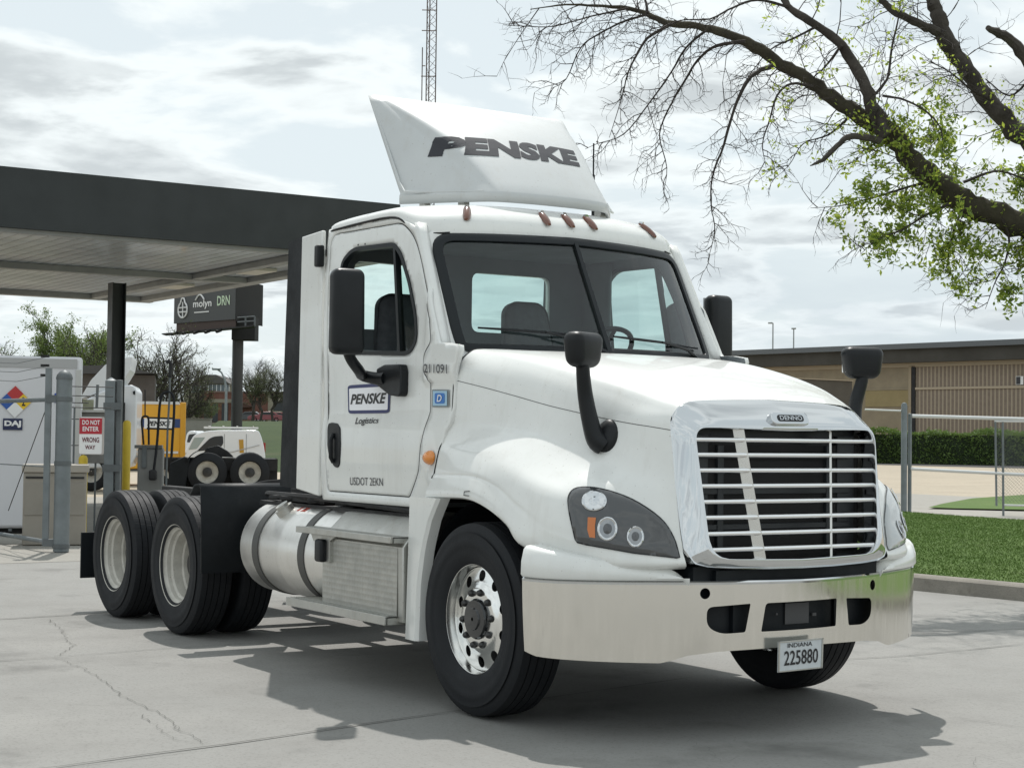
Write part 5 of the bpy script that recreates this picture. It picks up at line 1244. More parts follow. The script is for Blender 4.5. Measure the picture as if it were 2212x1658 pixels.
MB().prism([(-.13, -.33), (1.3, -.26), (1.32, -.22), (-.16, -.29)], lambda u, v, t_: mp(u, v, t_), -.9, .1).out('catwalk', FRAME, t)
for u in (.1, .28, .46, .64, .82): MB().box(*[0, 0, 0, 0, 0, 0]).out('x', FRAME, t) if False else MB().tube([mp(u, -.3, -.9), mp(u-.03, -.36, -1.6)], .09, 6).out('lamp_arm', FRAME, t)
for u in (1.18, 1.32): MB().tube([mp(u, -.25, -.5), mp(u, .02, -.5)], .05, 5).out('rail_post', GLVD, t)
for v in (.02, -.1): MB().tube([mp(1.06, v, -.5), mp(1.32, v, -.5)], .04, 5).out('handrail', GLVD, t)
mb = MB(); lathe([(0, .29), (zB-.4, .28)], 20, 'z', (-.2, 1.2, 0), mb=mb); mb.out('pole', mat('brown_grey_pole', (.055, .052, .05), .6), t)
MB().box(-.5, .8, .6, 2.0, zB-1.1, zB+.2).out('pole_head', GAP, t)
MB().tube([(f.u(494), .9, 0), (f.u(494), .9, zB-.6)], .035, 5).out('ladder_pole', GLVD, t)
tx = lambda a, b, c, d: (lambda u, v: Vector(mp(a+(b-a)*u, c+(d-c)*v, -.03)))
text('board_lettering', 'molyn', tx(.32, .62, .34, .60), WHITEL, t, bold=.02); text('board_lettering', 'DRN', tx(.71, .91, .40, .66), mat('pale_green_letters', (.55, .68, .5), .5), t, bold=.02)
MB().prism([(.34, .245), (.58, .245), (.58, .275), (.34, .275)], lambda u, v, t_: mp(u, v, t_), -.04, -.0).out('underline', WHITEL, t)
MB().tube([mp(.36+.14*a, .60+.14*sin(a*pi), -.05) for a in np.linspace(0, 1, 9)], .05, 5).out('swoosh', WHITEL, t)
MB().tube([mp(.15+.075*cos(a), .36+.22*sin(a)+(.10 if abs(a-pi/2) < .3 else 0), -.05) for a in np.linspace(0, 2*pi, 25)], .05, 5).out('oval_logo', WHITEL, t)
for p in (((.075, .42), (.225, .42)), ((.075, .30), (.225, .30)), ((.15, .14), (.15, .58))): MB().tube([mp(*p[0], -.05), mp(*p[1], -.05)], .04, 5).out('oval_logo', WHITEL, t)
f = F(919, 90)
t = f.thing('radio_mast', 'tall thin lattice radio mast rising behind the roof fairing', 'mast')
mb = MB(); r_ = .30; tri_ = [(r_*cos(a), r_*sin(a)) for a in (pi/2+.3, pi/2+.3+2*pi/3, pi/2+.3+4*pi/3)]; TS = mat('mast_steel', (.09, .07, .065), .6)
for x, y in tri_: mb.tube([(x, y, 0), (x, y, 42)], .032, 4)
k = 0; z = 0
while z < 41.5:
    for i in range(3):
        a, b = tri_[i], tri_[(i+1) % 3]; mb.tube([(a[0], a[1], z), (b[0], b[1], z+.42)], .014, 3); mb.tube([(b[0], b[1], z+.42), (a[0], a[1], z+.84)], .014, 3)
    z += .84
mb.out('lattice', TS, t)
zs = f.z(97); MB().tube([(f.u(901), 0, zs-12), (f.u(901), 0, zs)], .03, 5).tube([(f.u(901), 0, zs-1.0), (f.u(908), 0, zs-1.0)], .03, 4).tube([(f.u(901), 0, zs-9.0), (f.u(908), 0, zs-9.0)], .03, 4).out('whip_antenna', TS, t)
for y in (15, 60, 160): MB().tube([(f.u(899), 0, f.z(y)), (f.u(932), 0, f.z(y))], .03, 4).out('mast_bracket', TS, t)
for px, yt, yb, d, lab in ((1668, 697, 770, 190, 'slim street lamp pole, the taller of the two above the brown building roof'), (1713, 709, 765, 190, 'slim street lamp pole, the shorter one further right above the brown building roof')):
    f = F(px, d); t = f.thing('street_lamp', lab, 'street lamp', 'lamp poles above the long brown building')
    MB().tube([(0, 0, 0), (0, 0, f.z(yt))], [.12, .07], 8).out('pole', GALV, t); rbox('lamp_head', .5, .4, .18, .06, GALV, t, (-.3 if yt < 700 else 0, 0, f.z(yt)))
f = F(487, 118); t = f.thing('street_lamp', 'curved arm street lamp standing left of the billboard pole', 'street lamp')
MB().tube([(0, 0, 0), (0, 0, f.z(840)), (f.u(483), 0, f.z(818)), (f.u(476), 0, f.z(804)), (f.u(466), 0, f.z(797))], [.12, .09, .07, .06, .05], 8).out('pole', GALV, t); rbox('lamp_head', .6, .3, .15, .05, GALV, t, (f.u(465), 0, f.z(797)))

# ================================================================ BUILDINGS AND LAND BEYOND, LEFT
bank = []
for px in np.linspace(-300, 1100, 30):
    row = []
    for d, z in ((66, -.02), (80, .25), (92, .9), (104, 1.7), (116, 2.36), (130, 2.5), (230, 3.2), (330, 3.9)):
        p = gp(px, d); z2 = z*(.15+.85*sstep(px, 380, 470)); row.append((p.x, p.y, z2))
    bank.append(row)
struct(MB().grid(bank).out('lawn_bank', shade_mat('bank_grass', (.028, .052, .012), (.04, .062, .015), .95, (.08, .5, 6), .5, (.055, .065, .025), .03), None))
f = F(520, 255)
t = f.thing('brick_building', 'low red brick shop building behind the billboard pole', 'building')
zg = 3.3
ext([(f.u(430), zg), (f.u(640), zg), (f.u(640), f.z(848)), (f.u(430), f.z(844))], 0, 12).out('brick_wall', BRICK, t)
MB().box(f.u(430), f.u(642), -.1, 12.1, f.z(848), f.z(845)).out('parapet', mat('parapet_brown', (.20, .13, .11), .8), t)
MB().box(f.u(578), f.u(640), -.15, 0, zg, f.z(850)).out('pale_shopfront', TANW, t)
MB().box(f.u(590), f.u(612), -.2, -.15, f.z(886), f.z(865)).out('shop_window', GLD, t)
ltext('shop_lettering', '3yo', f.u(585), f.u(600), f.z(862), f.z(854), mat('rust_letters', (.30, .08, .04), .6), t, -.2, bold=.03)
ext(f.P([(505, 862), (521, 866), (546, 878), (540, 880), (505, 880)]), -1.5, 0).out('awning', mat('brown_awning', (.07, .035, .025), .8), t)
for a, b in ((440, 452), (458, 470), (478, 492)): MB().box(f.u(a), f.u(b), -.05, 0, zg, f.z(872)).out('doorway', GLD, t)
MB().box(f.u(448), f.u(500), -.12, -.06, f.z(870), f.z(862)).out('sign_band', TANW, t)
f = F(450, 290)
t = f.thing('upper_building', 'grey building with a curved roof and window band above the brick shop', 'building')
MB().box(f.u(395), f.u(500), 0, 10, 3, f.z(828)).out('wall', TANW, t)
MB().box(f.u(412), f.u(492), -.1, 0, f.z(848), f.z(830)).out('window_band', mat('blue_grey_glass', (.12, .15, .17), .3), t)
for px in range(412, 494, 9): MB().box(f.u(px), f.u(px+1.2), -.2, -.1, f.z(848), f.z(830)).out('mullion', WHITEL, t)
ext(f.P([(412, 828), (425, 815), (445, 809), (465, 809), (480, 816), (494, 828)]), -.5, 10).out('curved_roof', mat('roof_brown_grey', (.10, .095, .09), .8), t)
f = F(428, 78)
t = f.thing('concrete_wall', 'low pale concrete wall on the bank behind the yellow truck', 'wall'); MB().box(f.u(398), f.u(454), 0, .4, 0, f.z(905)).out('wall_panel', PALE, t); MB().box(f.u(397), f.u(455), -.05, .45, f.z(905), f.z(903)).out('coping', KERBM, t)
f = F(215, 66, yaw=.2)
t = f.thing('dark_shed', 'dark brown sided shed behind the white semi cab', 'shed'); MB().box(f.u(120), f.u(330), 0, 6, 0, f.z(808)).out('shed_wall', mat('dark_siding', (.085, .075, .068), .8, 0, 0, .2, 1.5), t)
ext(f.P([(115, 808), (176, 790), (235, 788), (335, 806)]), -.3, 6.3).out('shed_roof', mat('dark_shingle', (.065, .065, .065), .85), t)
def car(px, d, z0, L_, m_, lab, yaw=0, grp=None):
    f = F(px, d, yaw); t = f.thing('parked_car', lab, 'car', grp); t.location.z = z0
    b = [(-L_/2, .25), (-L_/2, .65), (-L_*.42, .82), (-L_*.22, .9), (-L_*.1, 1.32), (L_*.2, 1.38), (L_*.36, .95), (L_*.49, .85), (L_/2, .55), (L_/2, .25)]
    ext(rounded(b, .08), 0, 1.75).out('car_body', m_, t, bev=.05); ext(rounded([(-L_*.17, .93), (-L_*.08, 1.26), (L_*.18, 1.30), (L_*.29, .95)], .05), -.012, 0).out('side_window', GLD, t)
    for u in (-L_*.3, L_*.3): side_wheel(t, u, .32, .32, .22, ALU)
    return t
car(535, 225, 3.17, 4.6, mat('black_car_paint', (.015, .018, .02), .25, 0, 1), 'black car parked right behind the billboard pole on the bank', 0, 'cars parked on the bank'); car(573, 222, 3.15, 4.7, mat('red_car_paint', (.20, .01, .015), .25, 0, 1), 'dark red car parked in front of the brick building', .2, 'cars parked on the bank'); car(592, 232, 3.2, 4.6, mat('red_car_paint', (.20, .01, .015), .25, 0, 1), 'second dark red car half hidden by the truck cab', .1, 'cars parked on the bank')

# ================================================================ BUILDING, HEDGE AND FENCE, RIGHT
pa, pb_ = gp(1500, 150), gp(2360, 121); wd = (pb_-pa); WL = wd.length; wa = atan2(wd.y, wd.x)
t = thing('long_building', 'long flat roofed brown brick building behind the hedge on the right', 'building', pa, wa)
def ub(px):       # local x along the wall for a picture column
    d = ray(px, 900); d = Vector((d.x, d.y)); n = Vector((-wd.y, wd.x)); s_ = (Vector((pa.x, pa.y))-Vector((CAM.x, CAM.y))).dot(n)/d.dot(n); q = Vector((CAM.x, CAM.y))+d*s_-Vector((pa.x, pa.y)); return q.length*(1 if q.dot(Vector((wd.x, wd.y))) > 0 else -1)
side = -1 if Vector((-sin(wa), cos(wa), 0)).dot(AW) > 0 else 1    # local -y faces us when side = -1
def wb(x0, x1, y0, y1, z0, z1): return MB().box(x0, x1, min(-side*y0, -side*y1), max(-side*y0, -side*y1), z0, z1)
RIBM = bpy.data.materials.new('ribbed_brown_brick'); RIBM.use_nodes = True
nt = RIBM.node_tree; L_ = nt.links.new; tc = N(nt, 'ShaderNodeTexCoord'); sx_ = N(nt, 'ShaderNodeSeparateXYZ'); L_(tc.outputs['Object'], sx_.inputs[0])
m1 = N(nt, 'ShaderNodeMath', operation='MULTIPLY', inp={1: 2.8}); L_(sx_.outputs[0], m1.inputs[0]); fr = N(nt, 'ShaderNodeMath', operation='FRACT'); L_(m1.outputs[0], fr.inputs[0]); gt = N(nt, 'ShaderNodeMath', operation='GREATER_THAN', inp={1: .64}); L_(fr.outputs[0], gt.inputs[0])
nz_ = N(nt, 'ShaderNodeTexNoise', inp={'Scale': 3.5, 'Detail': 4}); L_(tc.outputs['Object'], nz_.inputs[0]); mxa = N(nt, 'ShaderNodeMix', data_type='RGBA'); L_(nz_.outputs[0], mxa.inputs[0]); mxa.inputs[6].default_value = (.16, .125, .098, 1); mxa.inputs[7].default_value = (.26, .21, .165, 1)
mxb = N(nt, 'ShaderNodeMix', data_type='RGBA'); L_(gt.outputs[0], mxb.inputs[0]); L_(mxa.outputs[2], mxb.inputs[6]); mxb.inputs[7].default_value = (.36, .30, .225, 1); L_(mxb.outputs[2], nt.nodes['Principled BSDF'].inputs['Base Color']); nt.nodes['Principled BSDF'].inputs['Roughness'].default_value = .9
TANB = mat('tan_block_wall', (.31, .26, .18), .9, 0, 0, .25, .8, 0, 60, .3, (.24, .20, .145))
TANY = mat('yellow_tan_panel', (.32, .255, .13), .9, 0, 0, .2, .5)
xp = ub(1970)
zr = 9.25
wb(0, xp, 0, 20, 0, 7.75).out('tan_wall', TANB, t); wb(xp, WL, 0, 20, 0, 7.75).out('ribbed_wall', RIBM, t)
wb(ub(1870), xp-.3, -.05, 0, 4.3, 5.6).out('yellow_panel', TANY, t)
wb(xp-.25, xp+.0, -.15, 0, 0, 7.5).out('pilaster', mat('pale_pilaster', (.33, .27, .19), .9), t); wb(xp+.0, xp+.35, -.12, 0, 0, 7.5).out('downpipe', FRAME, t)
wb(0, WL, -.12, 0, 7.42, 7.75).out('sand_band', mat('sand_band', (.42, .35, .26), .9), t)
wb(xp+.35, WL, -.10, 0, 5.62, 5.80).out('string_course', mat('sand_band', (.42, .35, .26), .9), t)
wb(0, xp-.25, -.08, 0, 5.62, 5.75).out('string_course', TANB, t)
wb(0, WL+1, -.9, 20, 7.75, 8.8).out('fascia', mat('dark_brown_fascia', (.062, .058, .05), .8, 0, 0, .1, .5), t)
wb(-.5, WL+1.5, -1.3, 20.4, 8.8, 9.22).out('roof_edge', mat('slate_roof_edge', (.12, .13, .14), .6), t)
wb(ub(2197), ub(2206), -.14, -.1, zz(2200, 831, 127), zz(2200, 815, 127)).out('wall_sign', mat('dark_sign', (.03, .03, .035), .4), t); wb(ub(2196), ub(2212), -.12, -.1, zz(2200, 832, 127), zz(2200, 814, 127)).out('sign_frame', WHITEL, t)
f = F(1760, 112); t = f.thing('lean_to', 'plain dark brown lower wing behind the hood mirror', 'building')
ext([(f.u(1600), 0), (f.u(1840), 0), (f.u(1840), f.z(822)), (f.u(1660), f.z(814)), (f.u(1600), f.z(814))], 0, 5).out('wing_wall', mat('dark_brown_wall', (.10, .088, .072), .9, 0, 0, .15, 1), t); ext([(f.u(1600), f.z(814)), (f.u(1842), f.z(822)), (f.u(1842), f.z(820.5)), (f.u(1600), f.z(812.5))], -.1, 5).out('coping', mat('sand_band', (.42, .35, .26), .9), t)
# hedge
def leafcloud(n, sampler, size, seed, flat=0):
    rnd = np.random.RandomState(seed); P = np.array(sampler(rnd, n)); n = len(P)
    a = rnd.normal(size=(n, 3)); a /= np.linalg.norm(a, axis=1)[:, None]; b = rnd.normal(size=(n, 3)); b -= (a*b).sum(1)[:, None]*a; b /= np.linalg.norm(b, axis=1)[:, None]
    s_ = size*rnd.uniform(.5, 1.3, size=(n, 1)); V = np.stack([P-a*s_, P+b*s_*.45, P+a*s_, P-b*s_*.45], 1).reshape(-1, 3)
    return [tuple(v) for v in V], [(4*i, 4*i+1, 4*i+2, 4*i+3) for i in range(n)]
def leafmat(name, c1, c2, sc=1.2, tr=.25):
    m = mat(name, c1, .6, 0, 0, .5, sc, 0, 60, .3, c2); nt = m.node_tree; b = nt.nodes['Principled BSDF']; o = nt.nodes['Material Output']
    t_ = N(nt, 'ShaderNodeBsdfTranslucent'); t_.inputs[0].default_value = (c1[0]*1.3, c1[1]*1.3, c1[2], 1); x = N(nt, 'ShaderNodeMixShader', inp={0: tr}); nt.links.new(b.outputs[0], x.inputs[1]); nt.links.new(t_.outputs[0], x.inputs[2]); nt.links.new(x.outputs[0], o.inputs[0]); return m
HG = leafmat('hedge_leaves', (.14, .21, .055), (.06, .11, .03), .6)
h0, h1 = gp(1560, 122), gp(2420, 108); hv = (h1-h0); HLn = hv.length
t = thing('hedge', 'long clipped dark green hedge in front of the brown building', 'hedge', h0, atan2(hv.y, hv.x))
def hs(rnd, n):
    x = rnd.uniform(0, HLn, n); w_ = rnd.uniform(-1, 1, n); top = rnd.rand(n) < .45; z = np.where(top, 2.1+rnd.normal(0, .1, n)+.12*np.sin(x*1.7)+.1*np.sin(x*.63+1), rnd.uniform(0, 2.1, n)); y = np.where(top, w_, np.sign(w_)*(.95+rnd.normal(0, .07, n)+.08*np.sin(x*2.3+z*2))); return np.stack([x, y, z], 1)
vs, fs = leafcloud(26000, hs, .10, 5); mk('foliage', vs, fs, HG, t, smooth=0, fix=False)
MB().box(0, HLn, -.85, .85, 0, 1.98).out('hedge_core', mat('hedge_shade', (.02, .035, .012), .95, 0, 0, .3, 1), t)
# fence on the right
f = F(1953, 34.2)
t = f.thing('pipe_fence', 'galvanised pipe fence post with chain link and rails at the back of the lawn', 'fence')
WR = mat('bright_galvanised_rail', (.62, .63, .62), .35, .6)
mb = MB(); lathe([(0, .062), (f.z(874), .062), (f.z(870), .04), (f.z(869), .005)], 16, 'z', (0, 0, 0), mb=mb); mb.out('corner_post', GLV2, t)
mb = MB(); lathe([(0, .04), (f.z(893), .04), (f.z(892), .005)], 12, 'z', (.14, .1, 0), mb=mb); mb.out('gate_jamb', GLV2, t)
def rail(a, b, r, nm='rail', m=WR, w0_=0, w1_=0): MB().tube([(f.u(a[0]), w0_, f.z(a[1], a[0])), (f.u(b[0]), w1_, f.z(b[1], b[0]))], r, 8).out(nm, m, t)
rail((1868, 884), (1946, 887), .018); rail((1970, 898), (2330, 908), .036); rail((1968, 1012), (2330, 1031), .034); rail((2148, 909), (2330, 911), .025)
rail((2150, 909), (2153, 1092), .022, 'fence_post', GLV2); rail((2166, 911), (2168, 1133), .024, 'fence_post', GLV2); rail((2168, 1090), (2330, 1094), .02)
mb = MB(); zb_, zt2 = .25, f.z(905); u = f.u(2155)
while u < f.u(2330):
    for s_ in (1, -1):
        a = (u, .03, zb_); b = (u+s_*(zt2-zb_), .03, zt2)
        if s_ < 0 and b[0] < f.u(2155): k = (u-f.u(2155))/(zt2-zb_); b = (f.u(2155), .03, zb_+(zt2-zb_)*k)
        if s_ > 0 or k if s_ < 0 and b[0] == f.u(2155) else True: mb.tube([a, b], .0025, 3, cap=False)
    u += .075
for i in range(1, 30):
    k = i/30; mb.tube([(f.u(2155), .03, zb_+(zt2-zb_)*k), (f.u(2155)+(zt2-zb_)*(1-k), .03, zt2)], .0025, 3, cap=False)
mb.out('chain_link', GLVD, t)

# ================================================================ TREES
BARK = mat('grey_brown_bark', (.085, .076, .066), .95, 0, 0, .5, 6, .9, 28, .2, (.036, .031, .027))
MOSS = mat('mossy_bark', (.075, .068, .045), .95, 0, 0, .6, 4, .9, 28, .2, (.034, .030, .023))
TWG = mat('dark_twigs', (.035, .028, .024), .9)
LF1 = leafmat('young_leaves', (.34, .41, .08), (.20, .28, .05), 1.5, .5); LF2 = leafmat('darker_leaves', (.17, .24, .045), (.10, .16, .03), 1.5, .45)
TD = 16.0
Zt = lambda x, y: (1067.8+x*.5174, y*.5174)
def toP(px, py, dd=0): return scr(px, py, TD+dd)
def pxof(p):
    d = Vector(p)-CAM; z = d.dot(FW); return PW/2+FPX*d.dot(RT)/z, PH/2-FPX*d.dot(UP)/z
base = gp(2640, 17.2); base.z = .1
TREE = thing('overhanging_tree', 'large half bare tree with young leaves leaning in over the truck from the right', 'tree', base)
def L2(p): return Vector(p)-base
KK = TD/FPX*.5174*.5
limbs = {
 'A': ([(2700, 1330, 150), (2400, 1090, 135), (2250, 960, 120), (2100, 900, 108), (1950, 840, 104), (1800, 730, 98), (1700, 620, 92), (1620, 540, 92), (1500, 470, 66), (1400, 400, 60), (1300, 330, 54), (1200, 270, 50), (1080, 190, 46), (960, 140, 38), (850, 110, 30), (720, 95, 27), (640, 60, 22), (560, 35, 18), (420, 25, 12), (300, 20, 8), (150, 40, 4)], 0, .9),
 'B': ([(1640, 560, 70), (1580, 440, 58), (1540, 340, 50), (1450, 190, 42), (1350, 110, 36), (1240, 40, 30), (1200, -20, 27), (1150, -100, 20)], .1, .5),
 'C': ([(2600, 1000, 130), (2400, 750, 115), (2250, 600, 95), (2150, 520, 88), (2050, 400, 78), (1950, 260, 72), (1880, 150, 78), (1850, 60, 68), (1820, -20, 60), (1780, -140, 50)], 1.4, 1.6),
 'C2': ([(1880, 150, 46), (1820, 120, 42), (1750, 90, 38), (1660, 40, 34), (1590, -20, 28), (1500, -80, 20)], 1.4, 1.2),
 'D': ([(2450, 640, 90), (2300, 380, 62), (2250, 290, 58), (2180, 190, 48), (2110, 140, 38), (2060, 118, 24)], .6, .2),
 'E': ([(1620, 590, 32), (1540, 572, 28), (1480, 570, 26), (1430, 610, 23), (1380, 660, 20), (1345, 680, 12), (1320, 692, 5)], 0, -.3),
 'F': ([(1160, 275, 24), (1100, 300, 20), (1050, 350, 17), (1000, 460, 13), (960, 600, 10), (910, 740, 7.5), (905, 860, 5), (920, 960, 3.5), (890, 1095, 2)], 0, -.6),
 'G': ([(1050, 175, 20), (930, 190, 14), (850, 250, 12), (800, 330, 10), (740, 430, 8), (690, 560, 6), (720, 700, 4), (705, 812, 2)], 0, .5),
 'H': ([(1330, 362, 15), (1240, 350, 12), (1180, 400, 9), (1150, 500, 7), (1120, 600, 5), (1135, 700, 2)], 0, -.5),
 'I': ([(740, 100, 16), (640, 160, 13), (600, 220, 10), (560, 300, 7), (540, 380, 5), (520, 450, 4), (480, 575, 2)], 0, -.4),
 'J': ([(640, 60, 12), (540, 90, 10), (440, 140, 8), (360, 200, 6), (300, 330, 4), (235, 372, 2)], 0, .5),
 'K': ([(560, 35, 10), (400, 70, 7), (250, 110, 5), (130, 110, 4), (40, 105, 2)], 0, -.3),
 'L': ([(880, 130, 13), (800, 200, 10), (740, 300, 8), (640, 440, 6), (540, 560, 5), (430, 600, 3), (380, 622, 2)], 0, .6),
 'M': ([(640, 55, 14), (630, 0, 10), (600, -60, 8)], 0, .2), 'N': ([(1230, 30, 14), (1100, 0, 12), (1000, 30, 9), (900, 80, 7), (760, 90, 5), (640, 180, 2)], .3, -.2),
 'O': ([(1580, 400, 14), (1640, 330, 12), (1660, 200, 10), (1690, 60, 7), (1700, -40, 5)], .2, .6), 'P': ([(1620, 400, 12), (1720, 420, 9), (1820, 480, 7), (1870, 560, 5), (1866, 720, 2.5)], 0, -.4),
 'Q': ([(1960, 760, 14), (2050, 725, 12), (2120, 715, 10), (2210, 745, 8), (2320, 760, 5)], 0, -.3), 'R': ([(1800, 760, 14), (1700, 790, 10), (1560, 830, 8), (1440, 860, 5), (1320, 868, 2)], 0, .3),
 'S': ([(1900, 850, 14), (1800, 900, 10), (1700, 960, 8), (1600, 1000, 5), (1530, 1060, 2)], 0, -.5), 'T': ([(2120, 910, 14), (2150, 1000, 10), (2130, 1100, 8), (2090, 1180, 5), (2050, 1290, 2)], 0, .2),
 'U': ([(1960, 860, 12), (1920, 960, 8), (1900, 1050, 6), (1880, 1150, 2)], 0, .4), 'V': ([(1500, 470, 14), (1400, 560, 8), (1290, 600, 5), (1230, 690, 3), (1165, 750, 1.5)], 0, .4),
 'W': ([(2080, 420, 12), (2000, 380, 9), (1900, 300, 6), (1800, 250, 3)], .9, .6), 'X': ([(1450, 190, 12), (1380, 280, 9), (1330, 330, 6), (1300, 420, 3)], .2, .5), 'Y': ([(1350, 110, 12), (1250, 160, 9), (1150, 210, 6), (1060, 320, 3)], .2, .7), 'Z': ([(2240, 330, 12), (2150, 400, 8), (2050, 330, 5)], .6, .9),
}
rndT = random.Random(11)
paths = {}
for nm, (pts, d0, d1) in limbs.items():
    Q = cr([(*toP(*Zt(x, y), d0+(d1-d0)*i/(len(pts)-1)), w_*KK) for i, (x, y, w_) in enumerate(pts)], 4); paths[nm] = Q
    mb = MB(); big = nm in 'ABC'
    pth = [L2(q[:3])+Vector([rndT.gauss(0, q[3]*.12) for _ in range(3)]) for q in Q]
    mb.tube(pth, [q[3]*rndT.uniform(.92, 1.1) for q in Q], 12 if big else (8 if nm in ('C2', 'D', 'E') else 5))
    if nm in 'ABCDE' or nm == 'C2': mb.out('limb', MOSS if nm == 'A' else BARK, TREE)
    else: mb.out('branch', TWG, TREE)
A_ = L2(paths['A'][0][:3]); C_ = L2(paths['C'][0][:3])
MB().tube([(0, 0, -.1), (0, 0, .3), (-.05, -.05, 1.2), tuple((A_+C_)*.5*Vector((1, 1, 1))+Vector((.1, .2, -.1)))], [.55, .42, .36, .36], 16).tube([(-.05, -.05, 1.2), tuple(A_)], [.30, .30], 12).tube([(-.05, -.05, 1.3), tuple(C_)], [.30, .29], 12).out('trunk', BARK, TREE)
TW = MB(); leafpts = []; leafpts2 = []
leafy = [(1765, 470), (1800, 400), (1830, 330), (1860, 250), (1900, 200), (1990, 180), (2060, 240), (2120, 270), (2260, 270), (2260, 620), (2170, 680), (2060, 620), (1900, 590), (1800, 500)]
def grow(p, d, ln, r, lev, droop):
    n = 5 if lev < 2 else 3; pts = [p]; q = Vector(p); dd = Vector(d).normalized()
    for i in range(n):
        dd = (dd+Vector([rndT.gauss(0, .22) for _ in range(3)])+Vector((0, 0, -droop))).normalized(); q = q+dd*(ln/n); pts.append(q.copy())
        if lev < 3:
            for _ in range(1 if rndT.random() < (.95 if lev < 2 else .75) else 0):
                s_ = Vector([rndT.gauss(0, 1) for _ in range(3)]); s_ = (s_-dd*s_.dot(dd)).normalized(); grow(q.copy(), dd*.7+s_*.8, ln*rndT.uniform(.35, .6), r*.6, lev+1, droop*.7)
    TW.tube(pts, [r*(1-.75*i/n) for i in range(n+1)], 3, cap=False)
    x, y = pxof(pts[-1]+base)
    if inpoly((x, y), leafy):
        if rndT.random() < .42: leafpts.extend(pts[1:])
    elif x > 1650 and y < 420 and rndT.random() < .05: leafpts2.append(pts[-1])
for nm, Q in paths.items():
    if nm in ('E', 'D'): continue
    for i in range(1, len(Q)-1):
        q = Q[i]; p = L2(q[:3]); t_ = (Vector(Q[i+1][:3])-Vector(Q[i-1][:3])); seg = t_.length/2; t_.normalize(); x, y = pxof(q[:3])
        if x > 2350 or y < -120: continue
        big = nm in ('A', 'B', 'C', 'C2'); dens = (12 if not big else 8); k = seg*dens
        if nm == 'A' and x > 1850: k *= 1.6
        for _ in range(int(k)+(1 if rndT.random() < k % 1 else 0)):
            s_ = Vector([rndT.gauss(0, 1) for _ in range(3)]); s_ = (s_-t_*s_.dot(t_)).normalized(); s_ = (s_+RT*rndT.gauss(0, .3)).normalized()
            ln = rndT.uniform(.35, .95) if big else rndT.uniform(.15, .42)
            grow(p, t_*.6+s_, ln, .0072 if big else .0056, 1, .07)
TW.out('twigs', TWG, TREE, smooth=0, fix=False)
def around(pts, k, sp, seed):
    def f_(rnd, n):
        P = np.array([tuple(p) for p in pts]); idx = rnd.randint(0, len(P), n); return P[idx]+rnd.normal(0, sp, (n, 3))
    return f_
if leafpts:
    vs, fs = leafcloud(3500, around(leafpts, 1, .035, 1), .030, 8); mk('leaves', vs, fs, LF1, TREE, smooth=0, fix=False)
    vs, fs = leafcloud(3600, around(leafpts, 1, .03, 2), .030, 9); mk('leaves', vs, fs, LF2, TREE, smooth=0, fix=False)
# shoots of leaves on the big limb itself
LB = [L2(q[:3])+Vector([rndT.gauss(0, q[3]*.55) for _ in range(3)]) for q in paths['A'][6:34] for _ in range(12)]
vs, fs = leafcloud(1300, around(LB, 1, .06, 3), .026, 10); mk('leaves', vs, fs, LF1, TREE, smooth=0, fix=False)
if leafpts2: vs, fs = leafcloud(900, around(leafpts2, 1, .04, 3), .026, 12); mk('leaves', vs, fs, LF1, TREE, smooth=0, fix=False)

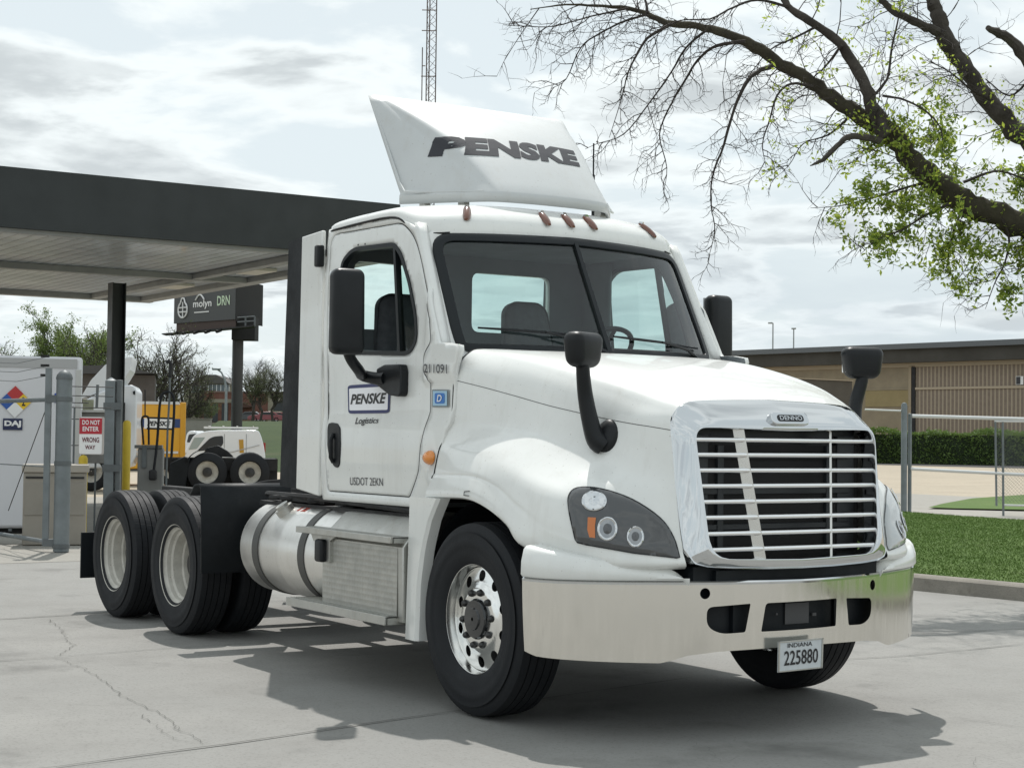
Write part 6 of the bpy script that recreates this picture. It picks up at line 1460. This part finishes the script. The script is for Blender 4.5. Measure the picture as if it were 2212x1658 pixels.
def bgtree(px, d, py_top, wpx, lab, leafm=None, nleaf=0, dens=1.0, z0=0, seed=1, twm=None, grp=None):
    rnd = random.Random(seed); f = F(px, d); H = f.z(py_top)-z0; Wd = wpx*f.k
    o = f.thing('tree', lab, 'tree', grp); o.location.z = z0; mb = MB(); tw = MB(); tips = []
    mb.tube([(0, 0, -.3), (rnd.gauss(0, .1), 0, H*.25), (rnd.gauss(0, .2), 0, H*.45)], [H*.03, H*.022, H*.016], 8)
    def gr(p, dd, ln, r, lev):
        pts = [p]; q = Vector(p); dd = Vector(dd).normalized(); n = 4
        for i in range(n):
            dd = (dd+Vector([rnd.gauss(0, .16) for _ in range(3)])).normalized(); q = q+dd*ln/n; pts.append(q.copy())
            if lev < 4:
                for _ in range(1+(rnd.random() < .45*dens)):
                    s_ = Vector([rnd.gauss(0, 1) for _ in range(3)]); s_ = (s_-dd*s_.dot(dd)).normalized(); gr(q.copy(), dd*.9+s_*.7+Vector((0, 0, .12)), ln*rnd.uniform(.42, .62), r*.55, lev+1)
        (mb if lev < 2 else tw).tube(pts, [r*(1-.5*i/n) for i in range(n+1)], 5 if lev < 2 else 3, cap=False)
        if lev >= 2: tips.extend(pts[2:])
    nb = 7
    for i in range(nb):
        a = 2*pi*i/nb+rnd.random(); k = Wd/H; gr(Vector((0, 0, H*rnd.uniform(.22, .42))), (cos(a)*k*.5, sin(a)*k*.5, rnd.uniform(.6, 1.1)), H*rnd.uniform(.38, .48), H*.010, 1)
    mb.out('trunk', BARK, o, smooth=0); tw.out('twigs', twm or BARK, o, smooth=0, fix=False)
    if nleaf: vs, fs = leafcloud(nleaf, around(tips, 1, H*.016, 1), H*.0095, seed); mk('crown', vs, fs, leafm, o, smooth=0, fix=False)
    return o
LFB = leafmat('spring_crown_leaves', (.16, .22, .07), (.10, .15, .045), .4, .3); LFD = leafmat('dull_olive_leaves', (.11, .13, .06), (.07, .085, .04), .4, .2)
bgtree(148, 100, 708, 110, 'round tree with fresh green leaves above the white enclosure', LFB, 34000, 1, 0, 3)
bgtree(205, 96, 745, 70, 'thin half bare tree just left of the canopy column', LFB, 2500, .8, 0, 5)
bgtree(340, 82, 742, 150, 'wide bare grey tree between the canopy column and the billboard', LFD, 2500, 1.6, 0, 8)
bgtree(395, 90, 775, 110, 'lower bare tree nearest the left of the billboard', LFD, 3500, 1.1, .2, 12)
bgtree(300, 90, 790, 100, 'short bushy bare tree behind the white semi cab', LFD, 3500, 1.1, 0, 13)
bgtree(545, 150, 778, 60, 'small pale bare tree just right of the billboard pole', LFD, 300, 1, 2.4, 21)
bgtree(560, 140, 806, 75, 'low olive green tree behind the brick building', LFD, 9000, 1, 2.4, 23)
bgtree(590, 130, 800, 55, 'small dark tree at the truck cab edge above the brick building', LFD, 5000, 1, 2.4, 25)
bgtree(-15, 110, 735, 60, 'leafy tree cut by the left edge of the picture', LFB, 2500, 1, 0, 27)
bgtree(452, 108, 868, 60, 'yellow green bush in front of the brick building', LFB, 6000, 1, 1.8, 31)
bgtree(425, 100, 862, 60, 'dark rounded bush beside the pale concrete wall', LFD, 7000, 1, 1.4, 33)
